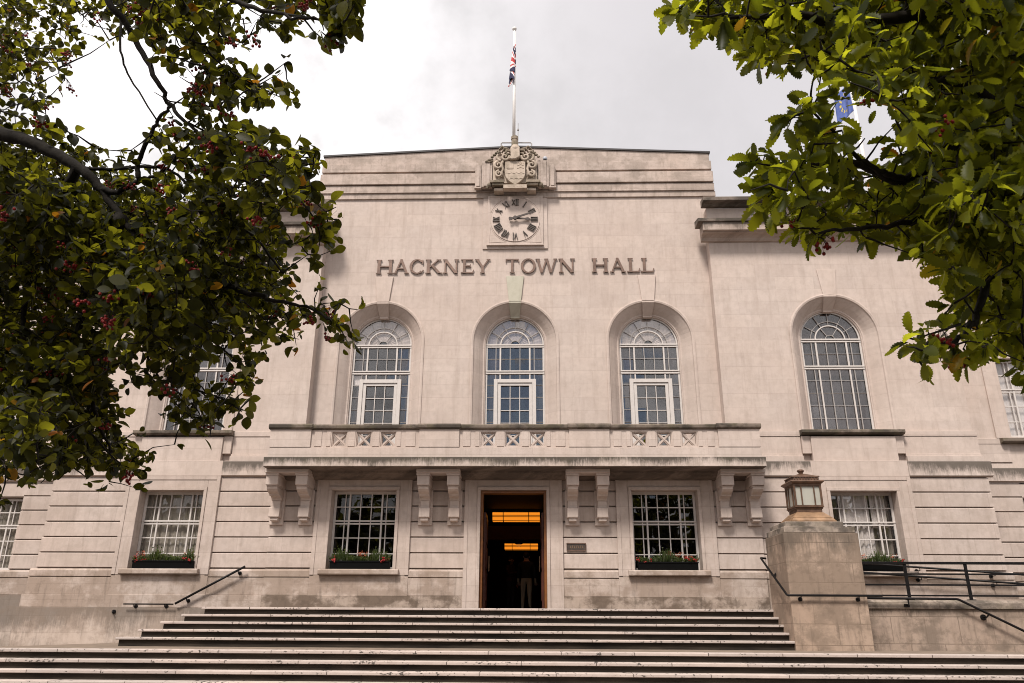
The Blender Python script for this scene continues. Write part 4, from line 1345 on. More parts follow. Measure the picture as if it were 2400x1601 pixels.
# name plate beside the door
pl = empty("name_plate", (1.62, G0, 3.325)); tag(pl, "small framed bronze name plate on the stone right of the doorway", "plaque")
mb = MB(); mb.box(-0.235, 0.235, -0.03, 0.0, -0.075, 0.075); mb.build("plate", "numeral", pl, 0.004)
mb = MB()
mb.box(-0.25, 0.25, -0.045, 0.0, 0.0755, 0.10); mb.box(-0.25, 0.25, -0.045, 0.0, -0.10, -0.0755)
mb.box(-0.25, -0.2355, -0.044, 0.0, -0.0754, 0.0754); mb.box(0.2355, 0.25, -0.044, 0.0, -0.0754, 0.0754)
mb.build("plate_rim", "bronze", pl, 0.003)
mb = MB()
for k in range(7):
    x = -0.16 + k * 0.052
    mb.box(x, x + 0.010, -0.034, -0.030, -0.03, 0.03)
    if k % 2: mb.box(x + 0.011, x + 0.030, -0.0338, -0.030, 0.018, 0.03)
    else: mb.box(x + 0.011, x + 0.030, -0.0338, -0.030, -0.03, -0.018)
mb.build("worn_letters", "lantern_gold", pl)

# round fitting on the plinth, left
ft = empty("wall_fitting", (-10.145, GW - 0.085, 1.70)); tag(ft, "small round dark metal fitting alone on the stained plinth at the left", "fitting")
mb = MB(); mb.prism_xz([(0.05 * math.cos(2 * PI * k / 14), 0.05 * math.sin(2 * PI * k / 14)) for k in range(14)], -0.03, 0.0); mb.tube([(0, -0.03, 0), (0, -0.075, 0), (0.02, -0.09, -0.02)], 0.018, 8)
mb.build("stub", "iron", ft)

# --- window boxes
def window_box(cx, y, label, half, warm, seed):
    rr = random.Random(seed)
    t = empty("window_box", (cx, y, 2.757)); tag(t, label, "window box", "planted window boxes on the ground floor sills")
    mb = MB()
    mb.prism_yz([(-0.14, 0.0), (-0.155, 0.185), (0.10, 0.185), (0.09, 0.0)], -half, half)
    mb.box(-half - 0.012, half + 0.012, -0.168, -0.152, 0.165, 0.20)
    mb.build("trough", "trough", t, 0.006)
    lf = MB(); red = MB(); rust = MB()
    n = 420
    for k in range(n):
        x = rr.uniform(-half, half); yy = rr.uniform(-0.16, 0.08)
        hgt = 0.07 + 0.30 * (0.5 + 0.5 * math.sin(x * 6.5 + seed)) ** 2 * rr.random() + 0.07 * rr.random()
        c = Vector((x, yy, 0.18))
        tip = c + Vector((rr.gauss(0, 0.045), rr.gauss(-0.02, 0.04), hgt))
        q = Vector((rr.gauss(0, 1), rr.gauss(0, 1), rr.gauss(0, 0.4))).normalized() * rr.uniform(0.008, 0.022)
        mid = (c + tip) / 2 + Vector((0, -0.01, 0.01))
        lf.add([c, mid + q, tip, mid - q], [(0, 1, 2, 3)])
        if k % 3 == 0:
            q2 = Vector((rr.gauss(0, 1), rr.gauss(0, 1), rr.gauss(0, 1))).normalized() * 0.025
            q3 = q2.orthogonal().normalized() * 0.02
            lf.add([tip + q2, tip + q3, tip - q2, tip - q3], [(0, 1, 2, 3)])
    for k in range(8):
        x = rr.choice((-1, 1)) * half * rr.uniform(0.55, 1.02)
        c = (x, rr.uniform(-0.19, -0.08), rr.uniform(0.17, 0.30))
        for j in range(7):
            red.blob((c[0] + rr.gauss(0, 0.022), c[1] + rr.gauss(0, 0.014), c[2] + rr.gauss(0, 0.02)), rr.uniform(0.012, 0.024), 1, 0.8, 0.8, 4, 6)
    for k in range(10):
        x = rr.choice(warm) * half + rr.gauss(0, 0.07)
        c = Vector((x, rr.uniform(-0.14, 0.0), rr.uniform(0.32, 0.42)))
        for j in range(6):
            q2 = Vector((rr.gauss(0, 1), rr.gauss(0, 1), rr.gauss(0, 1))).normalized() * 0.03; q3 = q2.orthogonal().normalized() * 0.011
            o = c + Vector((rr.gauss(0, 0.03), rr.gauss(0, 0.02), rr.gauss(0, 0.03)))
            rust.add([o + q2, o + q3, o - q2, o - q3], [(0, 1, 2, 3)])
    lf.build("foliage", "plant", t); red.build("blossoms", "petal", t); rust.build("seed_heads", "orange_petal", t)
    return t


window_box(-9.06, GW + 0.0, "black window box with red flowers below the pale curtained window at the left", 0.80, (-0.8, 0.75), 3)
window_box(-3.93, G0 + 0.0, "black window box with rust seed heads between the doorway and the handrail wall", 0.76, (0.0, 0.1), 5)
window_box(3.93, G0 + 0.0, "black window box with green tufts on the sill left of the lantern pier", 0.75, (0.15, 0.6), 8)
window_box(9.12, GW + 0.0, "black window box partly hidden behind the black ramp railing", 0.78, (-0.2, 0.7), 13)

# ================================================================== steps, landing, ground
RISE, TREAD = 0.16, 0.32
Z1, Y1 = 1.81, -2.30
st = empty("stone_steps", (-1.2, Y1, 1.0))
tag(st, "flight of five pale edged stone steps rising from the landing to the doorway", "steps", "stone steps before the entrance")
for k in range(5):
    z = Z1 - RISE * k; y = Y1 - TREAD * k; x = -7.245 - 0.315 * k
    dz = 1.0
    p = empty("step", (0, 0, 0), st); p.location = (1.2, -Y1, -1.0)
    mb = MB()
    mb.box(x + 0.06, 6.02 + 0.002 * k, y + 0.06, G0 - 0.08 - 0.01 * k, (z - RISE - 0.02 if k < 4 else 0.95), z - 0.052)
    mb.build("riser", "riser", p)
    mb = MB()
    mb.box(x, 6.02 + 0.002 * k, y, y + 0.36, z - 0.05, z)
    mb.build("nosing", "nosing", p, 0.008)
    if k == 0:
        mb = MB(); mb.box(x, 6.02, y + 0.361, G0 - 0.09, z - 0.05, z - 0.001); mb.build("terrace", "landing", p)
ZL, YL = 1.01, -5.78
mb = MB()
mb.add([(-20, -0.6, 0.66), (-12.9, -0.6, 0.86), (-9.4, -0.6, 0.985), (-9.4, YL + 0.1, 0.99), (-12.9, YL + 0.1, 0.99), (-20, YL + 0.1, 0.98),
        (7.3, YL + 0.1, 0.99), (7.3, -0.6, 0.985), (20, YL + 0.1, 0.98), (20, -0.6, 0.66), (12.0, -0.6, 0.90), (12.0, YL + 0.1, 0.99)],
       [(0, 5, 4, 1), (1, 4, 3, 2), (2, 3, 6, 7), (7, 6, 11, 10), (10, 11, 8, 9)])
tag(mb.build("landing", "landing"), kind="structure")
lo = empty("stone_steps", (0, YL, 0)); tag(lo, "lower flight of wide stone steps running across the whole front below the landing", "steps", "stone steps before the entrance")
for k in range(6):
    z = ZL - RISE * k; y = YL - TREAD * k
    p = empty("step", (0, -YL, 0), lo)
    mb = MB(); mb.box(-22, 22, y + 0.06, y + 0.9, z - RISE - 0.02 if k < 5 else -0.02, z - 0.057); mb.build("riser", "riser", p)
    mb = MB(); mb.box(-22, 22, y, y + 0.42, z - 0.055, z); mb.build("nosing", "nosing", p, 0.008)
mb = MB()
mb.add([(-250, -250, 0.05), (250, -250, 0.05), (250, 250, 0.05), (-250, 250, 0.05)], [(0, 1, 2, 3)])
tag(mb.build("ground", "paving"), kind="structure")

# ================================================================== pier with lantern, ramp
pier = empty("stone_pier", (6.83, -2.93, 1.0)); tag(pier, "square weathered stone pier carrying the lantern at the right end of the steps", "pier")
PX0, PX1, PY0, PY1 = 6.015, 7.64, -3.62, -2.22
bx = lambda x0, x1, y0, y1, z0, z1: (x0 - 6.83, x1 - 6.83, y0 + 2.93, y1 + 2.93, z0 - 1.0, z1 - 1.0)
mb = MB(); mb.box(*bx(PX0, PX1, PY0, PY1, 0.9, 3.40)); mb.build("shaft", "pier", pier, 0.012)
mb = MB(); mb.box(*bx(PX0 + 0.035, PX1 - 0.045, PY0 + 0.03, PY1 - 0.03, 3.402, 3.535)); mb.box(*bx(PX0 + 0.10, PX1 - 0.24, PY0 + 0.12, PY1 - 0.12, 3.537, 3.655)); mb.build("cap", "pier_cap", pier, 0.012)

lan = empty("lantern", (6.80, -2.92, 3.657)); tag(lan, "square brown metal lantern with frosted panes on top of the stone pier", "lantern")
mb = MB()
mb.box(-0.50, 0.50, -0.50, 0.50, 0.0, 0.03)
mb.frustum(0, 0, 0.49, 0.49, 0.031, 0.44, 0.44, 0.10)
mb.frustum(0, 0, 0.44, 0.44, 0.101, 0.30, 0.30, 0.235)
mb.build("base", "lantern_gold", lan, 0.006)
mb = MB()
mb.frustum(0, 0, 0.285, 0.285, 0.236, 0.285, 0.285, 0.31)
mb.frustum(0, 0, 0.30, 0.30, 0.311, 0.31, 0.31, 0.345)
mb.build("neck", "lantern", lan, 0.006)
mb = MB()
H0, H1 = 0.375, 0.875
mb.box(-0.325, 0.325, -0.325, 0.325, 0.346, H0)
mb.box(-0.32, 0.32, -0.32, 0.32, H1 - 0.03, H1)
for sx in (-1, 1):
    for sy in (-1, 1):
        mb.box(*sorted((sx * 0.318, sx * 0.275)), *sorted((sy * 0.318, sy * 0.275)), H0, H1 - 0.03)
    for k in (-0.145, 0.145):
        mb.box(*sorted((sx * 0.314, sx * 0.285)), k - 0.014, k + 0.014, H0, H1 - 0.03)
        mb.box(k - 0.014, k + 0.014, *sorted((sx * 0.314, sx * 0.285)), H0, H1 - 0.03)
    mb.box(*sorted((sx * 0.310, sx * 0.29)), -0.275, 0.275, H0, H0 + 0.02); mb.box(-0.275, 0.275, *sorted((sx * 0.310, sx * 0.29)), H0, H0 + 0.02)
    mb.box(*sorted((sx * 0.310, sx * 0.29)), -0.275, 0.275, H1 - 0.055, H1 - 0.031); mb.box(-0.275, 0.275, *sorted((sx * 0.310, sx * 0.29)), H1 - 0.055, H1 - 0.031)
mb.build("lantern_frame", "lantern", lan, 0.004)
mb = MB(); mb.box(-0.284, 0.284, -0.284, 0.284, H0 + 0.002, H1 - 0.032); mb.build("pane", "frost", lan)
mb = MB()
mb.frustum(0, 0, 0.33, 0.33, H1 + 0.001, 0.385, 0.385, H1 + 0.05); mb.frustum(0, 0, 0.385, 0.385, H1 + 0.051, 0.36, 0.36, H1 + 0.085)
mb.frustum(0, 0, 0.295, 0.295, H1 + 0.086, 0.285, 0.285, H1 + 0.16)
mb.frustum(0, 0, 0.315, 0.315, H1 + 0.161, 0.305, 0.305, H1 + 0.19)
mb.frustum(0, 0, 0.27, 0.27, H1 + 0.191, 0.07, 0.07, H1 + 0.275)
for k in range(9):                                 # dentils under the cap
    q = -0.26 + k * 0.065
    for sg in (-1, 1):
        mb.box(q - 0.014, q + 0.014, *sorted((sg * 0.303, sg * 0.28)), H1 + 0.10, H1 + 0.16); mb.box(*sorted((sg * 0.303, sg * 0.28)), q - 0.014, q + 0.014, H1 + 0.10, H1 + 0.16)
mb.build("lantern_roof", "lantern", lan, 0.005)
mb = MB(); mb.lathe([(0.06, H1 + 0.27), (0.045, H1 + 0.30), (0.07, H1 + 0.325), (0.085, H1 + 0.35), (0.07, H1 + 0.375), (0.02, H1 + 0.39)], 0, 0, 14); mb.build("finial", "lantern", lan, smooth=True)

rw = empty("retaining_wall", (11, -3.2, 0.9)); tag(rw, "low stained stone wall of the ramp right of the lantern pier", "wall")
o_ = lambda x0, x1, y0, y1, z0, z1: (x0 - 11, x1 - 11, y0 + 3.2, y1 + 3.2, z0 - 0.9, z1 - 0.9)
mb = MB(); mb.box(*o_(7.645, 22, -3.20, -2.9, 0.5, 1.83)); mb.build("wall_face", "ramp", rw)
mb = MB(); mb.box(*o_(7.645, 22, -3.245, -2.86, 1.832, 1.955)); mb.prism_yz([(0.01, 1.057), (0.05, 1.115), (0.29, 1.115), (0.33, 1.057)], 7.645 - 11, 11); mb.build("coping", "pier_cap", rw, 0.008)
mb = MB(); mb.add([(7.64, -2.9, 1.79), (22, -2.9, 1.0), (22, -0.55, 1.0), (7.64, -0.55, 1.79), (7.64, -2.9, 0.8), (22, -2.9, 0.8), (22, -0.55, 0.8), (7.64, -0.55, 0.8)], [(0, 1, 2, 3), (4, 7, 6, 5), (0, 4, 5, 1), (3, 2, 6, 7)])
tag(mb.build("ramp_path", "landing"), kind="structure")

rail = empty("ramp_railing", (11, -3.06, 2.0)); tag(rail, "black metal railing with four level bars on top of the ramp wall", "railing")
mb = MB()
for k in range(9):
    x = 7.46 + 1.333 * k - 11
    if x + 11 < 7.7: continue
    p = MB(); p.box(x - 0.032, x + 0.032, -0.012, 0.028, 0.02, 0.80); p.box(x - 0.075, x + 0.075, -0.06, 0.06, 0.012, 0.035)
    p.build("post", "iron", rail, 0.004)
for z, h, yy in ((2.80, 0.028, -0.03), (2.565, 0.018, -0.013), (2.335, 0.018, -0.013), (2.11, 0.018, -0.013)):
    p = MB(); p.box(7.645 - 11, 11, yy, 0.03 if h > 0.02 else 0.012, z - 2.0 - h, z - 2.0 + h); p.build("rail", "iron", rail, 0.004)

def ramp_rail(zoff, label):
    t = empty("handrail", (10, -0.85, 2.5 + zoff)); tag(t, label, "handrail", "black handrails fixed to the stone")
    sl = -0.0655
    pts = [(-2.3, 0, 0.085 - sl * 0 + 0.20), (12, 0, 0.085 + 0.20 + sl * 14.3)]
    mb = MB(); mb.tube(pts, 0.026, 10); mb.build("tube", "iron", t, smooth=True)
    for x in (0.175, 2.0, 3.9, 5.8):
        z = 0.285 + sl * (x + 2.3)
        mb = MB(); bracket_disc(mb, x, 0, z, GW + 0.85 - 0.05, 0.075); mb.build("bracket", "iron", t)
    return t


ramp_rail(0.22, "upper of two sloping black handrails on the wall behind the ramp railing")
ramp_rail(0.0, "lower of two sloping black handrails on the wall behind the ramp railing")

# handrail round the pier
t = empty("handrail", (6.0, -3.7, 2.0)); tag(t, "bent black handrail wrapping the side and front of the lantern pier", "handrail", "black handrails fixed to the stone")
g = lambda x, y, z: (x - 6.0, y + 3.7, z - 2.0)
mb = MB()
mb.tube([g(6.02, -2.12, 2.955), g(5.90, -2.12, 2.965), g(5.885, -2.16, 2.96), g(5.93, -3.66, 2.10), g(5.95, -3.70, 2.085), g(5.99, -3.715, 2.085), g(7.92, -3.715, 2.085)], 0.024, 10)
mb.build("tube", "iron", t, smooth=True)
for x in (6.21, 7.43):
    mb = MB(); bracket_disc(mb, x - 6.0, -0.015, 0.085, PY0 + 3.7, 0.075); mb.build("bracket", "iron", t)
mb = MB(); mb.tube([g(5.91, -2.75, 2.61), g(5.92, -2.75, 2.55), g(6.02, -2.75, 2.55)], 0.014, 6); mb.tube([g(6.0, -2.75, 2.55), g(6.018, -2.75, 2.55)], 0.05, 12); mb.build("bracket", "iron", t)

t = empty("handrail", (9.5, -3.4, 2.0)); tag(t, "black handrail along the front of the ramp wall sloping down at the right edge", "handrail", "black handrails fixed to the stone")
g = lambda x, y, z: (x - 9.5, y + 3.4, z - 2.0)
mb = MB(); mb.tube([g(7.62, -3.36, 2.045), g(9.64, -3.36, 2.036), g(9.70, -3.36, 2.02), g(10.95, -3.36, 1.39), g(12.3, -3.36, 0.75)], 0.026, 10); mb.build("tube", "iron", t, smooth=True)
mb = MB(); mb.tube([g(8.61, -3.36, 2.03), g(8.61, -3.36, 1.91), g(8.61, -3.25, 1.90)], 0.016, 6); mb.box(8.61 - 9.5 - 0.055, 8.61 - 9.5 + 0.055, 0.12, 0.15, -0.135, -0.07); mb.build("bracket", "iron", t)
mb = MB(); mb.tube([g(10.27, -3.36, 1.72), g(10.22, -3.34, 1.665), g(10.22, -3.20, 1.665)], 0.016, 6); mb.prism_xz([(10.22 - 9.5 + 0.062 * math.cos(2 * PI * k / 16), 1.665 - 2 + 0.062 * math.sin(2 * PI * k / 16)) for k in range(16)], 0.17, 0.199); mb.build("bracket", "iron", t)

# left handrails, on the facade
YW = GW - 0.085
t = empty("handrail", (-7.7, -0.78, 2.3)); tag(t, "sloping black handrail on the wall beside the left end of the steps", "handrail", "black handrails fixed to the stone")
mb = MB(); mb.tube([(-0.865, 0, -0.40), (0.81, 0, 0.51)], 0.030, 10); mb.build("tube", "iron", t, smooth=True)
for x, z in ((-0.60, -0.26), (0.64, 0.42)):
    mb = MB(); mb.tube([(x, 0, z), (x + 0.02, 0.0, z - 0.07), (x + 0.02, 0.10, z - 0.07)], 0.014, 6); mb.prism_xz([(x + 0.02 + 0.045 * math.cos(2 * PI * k / 14), z - 0.07 + 0.045 * math.sin(2 * PI * k / 14)) for k in range(14)], 0.085, 0.125); mb.build("bracket", "iron", t)
t = empty("handrail", (-9.2, -0.80, 1.885)); tag(t, "short level black handrail fixed low on the pale plinth at the left", "handrail", "black handrails fixed to the stone")
mb = MB(); mb.tube([(-0.68, 0, 0.0), (0.60, 0, 0.0)], 0.017, 10); mb.build("tube", "iron", t, smooth=True)
for x in (-0.41, 0.38):
    mb = MB(); bracket_disc(mb, x, 0, -0.0, YW + 0.80 + 0.02, 0.055); mb.build("bracket", "iron", t)

# ================================================================== in the hallway: lamps and people
def ceiling_light(y, label):
    t = empty("ceiling_light", (0.0, y, 4.70)); tag(t, label, "ceiling light", "amber lights in the entrance hall")
    mb = MB()
    mb.prism_yz([(-0.16, -0.30), (0.16, -0.30), (0.30, -0.05), (-0.30, -0.05)], -0.73, 0.73)
    mb.build("shade", "lamp", t)
    mb = MB()
    for x in (-0.74, -0.40, 0.38, 0.73):
        mb.prism_yz([(-0.172, -0.312), (0.172, -0.312), (0.312, -0.045), (-0.312, -0.045)], x - 0.012, x + 0.012)
    for a in (0.0, 0.45, 0.62, 0.98):
        yy, zz = -0.16 - 0.14 * a, -0.30 + 0.25 * a
        mb.box(-0.74, 0.74, yy - 0.012, yy + 0.012, zz - 0.009, zz + 0.009)
    mb.box(-0.76, 0.76, -0.32, 0.32, -0.044, 0.0)
    mb.build("metal_frame", "iron", t)


ceiling_light(3.0, "large amber slatted ceiling light seen high in the open doorway")
ceiling_light(13.4, "smaller looking amber slatted ceiling light deeper inside the hallway")
t = empty("dome_light", (0.0, 7.15, 4.22)); tag(t, "small dim dome light under the ochre beam between the two amber lights", "dome light")
mb = MB(); mb.lathe([(0.22, 0.0), (0.22, -0.05), (0.18, -0.10), (0.10, -0.14)], 0, 0, 16); mb.build("casing", "iron", t, smooth=True)
mb = MB(); mb.lathe([(0.09, -0.13), (0.085, -0.19), (0.04, -0.225), (0.01, -0.23)], 0, 0, 14); mb.build("bulb", "lamp_dim", t, smooth=True)


def person(x, y, rz, label, top, legs, raise_arm):
    p = empty("person", (x, y, 1.805), None, rz); tag(p, label, "person")
    J = {"pel": (0, 0, 0.95, 0.14), "wai": (0, 0.0, 1.10, 0.125), "che": (0, 0.01, 1.32, 0.15), "nec": (0, 0, 1.47, 0.06), "hea": (0, -0.02, 1.60, 0.085), "crn": (0, -0.01, 1.69, 0.075)}
    E = [("pel", "wai"), ("wai", "che"), ("che", "nec"), ("nec", "hea"), ("hea", "crn")]
    for s, n in ((-1, "l"), (1, "r")):
        J.update({n + "hip": (s * 0.10, 0, 0.88, 0.105), n + "kne": (s * 0.11 + 0.01, -0.03 * s, 0.50, 0.07), n + "ank": (s * 0.12, 0.03, 0.09, 0.045), n + "toe": (s * 0.14, -0.12, 0.035, 0.04),
                  n + "sho": (s * 0.20, 0.01, 1.40, 0.07)})
        if s == raise_arm:
            J.update({n + "elb": (s * 0.27, -0.10, 1.16, 0.045), n + "wri": (s * 0.16, -0.30, 1.22, 0.032), n + "han": (s * 0.12, -0.36, 1.25, 0.034)})
        else:
            J.update({n + "elb": (s * 0.26, 0.02, 1.13, 0.045), n + "wri": (s * 0.27, -0.06, 0.88, 0.032), n + "han": (s * 0.27, -0.09, 0.81, 0.034)})
        E += [("pel", n + "hip"), (n + "hip", n + "kne"), (n + "kne", n + "ank"), (n + "ank", n + "toe"), ("che", n + "sho"), (n + "sho", n + "elb"), (n + "elb", n + "wri"), (n + "wri", n + "han")]
    keys = list(J)
    me = bpy.data.meshes.new("body")
    me.from_pydata([J[k][:3] for k in keys], [(keys.index(a), keys.index(b)) for a, b in E], [])
    o = bpy.data.objects.new("body", me); COL.objects.link(o); o.parent = p
    o.modifiers.new("skin", "SKIN")
    o.modifiers.new("smooth", "SUBSURF").levels = 2
    o.modifiers["smooth"].render_levels = 2
    for v, k in zip(me.skin_vertices[0].data, keys):
        v.radius = (J[k][3], J[k][3]); v.use_root = (k == "pel")
    # clothes by height: trousers below the waist, top above, bare head and hands
    m, nt, out = new_mat("clothed_" + top)
    tc = nt.nodes.new("ShaderNodeTexCoord"); sp = nt.nodes.new("ShaderNodeSeparateXYZ"); L(nt, tc.outputs["Object"], sp.inputs[0])
    z = sp.outputs[2]
    c = mixc(nt, math_node(nt, "GREATER_THAN", z, 0.96), tuple(legs), {"shirt": (0.006, 0.005, 0.005), "shirt_red": (0.05, 0.014, 0.01)}[top])
    c = mixc(nt, math_node(nt, "GREATER_THAN", z, 1.47), c, (0.40, 0.24, 0.17))
    c = mixc(nt, math_node(nt, "LESS_THAN", z, 0.07), c, (0.02, 0.015, 0.012))
    principled(nt, out, c, 0.85)
    me.materials.append(m)
    for s in (-1, 1):                               # five fingers on each hand
        n = "l" if s < 0 else "r"
        a, b = Vector(J[n + "wri"][:3]), Vector(J[n + "han"][:3])
        d = (b - a).normalized(); q = Vector((0, 0, 1)).cross(d); q = q.normalized() if q.length > 0.1 else Vector((0, 1, 0))
        f = MB()
        for k in range(4):
            o0 = b + q * (k - 1.5) * 0.019; ln = (0.075, 0.085, 0.08, 0.06)[k]
            f.tube([o0, o0 + d * ln * 0.5, o0 + d * ln + Vector((0, 0.012, 0.0))], [0.009, 0.008, 0.006], 6)
        f.tube([b - d * 0.03 - q * 0.03, b + d * 0.01 - q * 0.05, b + d * 0.04 - q * 0.048], [0.011, 0.009, 0.007], 6)
        f.build("fingers", "skin", p, smooth=True)
    f = MB(); f.blob((0, 0.02, 1.665), 0.105, 0.92, 1.0, 0.95, 8, 12); f.build("hair", "hair", p, smooth=True)
    f = MB()
    f.blob((0, -0.115, 1.60), 0.018, 0.8, 1, 1.3); f.box(-0.025, 0.025, -0.108, -0.10, 1.555, 1.563)
    for s in (-1, 1):
        f.blob((s * 0.035, -0.098, 1.625), 0.011); f.blob((s * 0.088, 0.0, 1.605), 0.022, 0.5, 1, 1.4)
    f.build("face", "skin", p, smooth=True)
    return p


person(0.30, 3.9, R(170), "person in pale beige trousers and a dark top standing inside the doorway", "shirt", (0.42, 0.32, 0.20), 0)
person(-0.24, 5.6, R(60), "dimly seen person in a dull red top with one arm raised inside the hall", "shirt_red", (0.02, 0.015, 0.015), -1)

# ================================================================== TREES
def nrm(a):
    return a / np.maximum(np.linalg.norm(a, axis=-1, keepdims=True), 1e-9)


def leaf_template(kind):
    """outline (along the midrib x 0..1, half width) -> vertices in (x, side, lift), quads from rim to midrib"""
    if kind == "round":
        prof = [(0.0, 0.0), (0.10, 0.12), (0.28, 0.27), (0.50, 0.345), (0.70, 0.32), (0.86, 0.21), (0.96, 0.08), (1.0, 0.0)]
    else:
        base = [(0.0, 0.03), (0.14, 0.10), (0.30, 0.165), (0.46, 0.205), (0.60, 0.205), (0.74, 0.175), (0.86, 0.12), (0.95, 0.06)]
        prof = [(0.0, 0.0)]
        for (x, w), (x2, w2) in zip(base, base[1:]):
            prof += [(x + 0.01, w * 0.92), (x + (x2 - x) * 0.85, max(w, w2) * 1.12 + 0.012)]
        prof += [(1.0, 0.0)]
    v = []; f = []
    for x, w in prof:
        droop = -0.16 * x * x
        v += [(x, -w, droop + 0.34 * w), (x, 0.0, droop), (x, w, droop + 0.30 * w)]
    for i in range(len(prof) - 1):
        a = 3 * i
        f += [(a, a + 3, a + 4, a + 1), (a + 1, a + 4, a + 5, a + 2)]
    return np.array(v), np.array(f)


def build_leaves(name, mat, kind, pos, axis, up, size, parent):
    T, F = leaf_template(kind)
    n = len(pos)
    ax = nrm(axis); sd = nrm(np.cross(up, ax)); nz = np.cross(ax, sd)
    wid = size * rng.uniform(0.85, 1.15, n)
    curl = rng.uniform(-0.4, 2.8, n)
    V = pos[:, None, :] + T[None, :, 0:1] * ax[:, None, :] * size[:, None, None] + T[None, :, 1:2] * sd[:, None, :] * wid[:, None, None] + (T[None, :, 2:3] * curl[:, None, None]) * nz[:, None, :] * size[:, None, None]
    V = V.reshape(-1, 3)
    FF = (F[None] + (np.arange(n) * len(T))[:, None, None]).reshape(-1, 4)
    me = bpy.data.meshes.new(name)
    me.vertices.add(len(V)); me.vertices.foreach_set("co", V.astype(np.float32).ravel())
    me.loops.add(FF.size); me.loops.foreach_set("vertex_index", FF.astype(np.int32).ravel())
    me.polygons.add(len(FF)); me.polygons.foreach_set("loop_start", np.arange(0, FF.size, 4, dtype=np.int32))
    me.materials.append(MT[mat])
    me.update(calc_edges=True)
    me.polygons.foreach_set("use_smooth", [True] * len(FF))
    o = bpy.data.objects.new(name, me); COL.objects.link(o); o.parent = parent
    return o


def smooth_path(pts, per=6):
    pts = [np.array(p, float) for p in pts]
    P = [2 * pts[0] - pts[1]] + pts + [2 * pts[-1] - pts[-2]]
    out = []
    for i in range(1, len(P) - 2):
        for k in range(per):
            t = k / per
            out.append(0.5 * ((2 * P[i]) + (-P[i - 1] + P[i + 1]) * t + (2 * P[i - 1] - 5 * P[i] + 4 * P[i + 1] - P[i + 2]) * t * t + (-P[i - 1] + 3 * P[i] - 3 * P[i + 1] + P[i + 2]) * t ** 3))
    out.append(pts[-1])
    return out


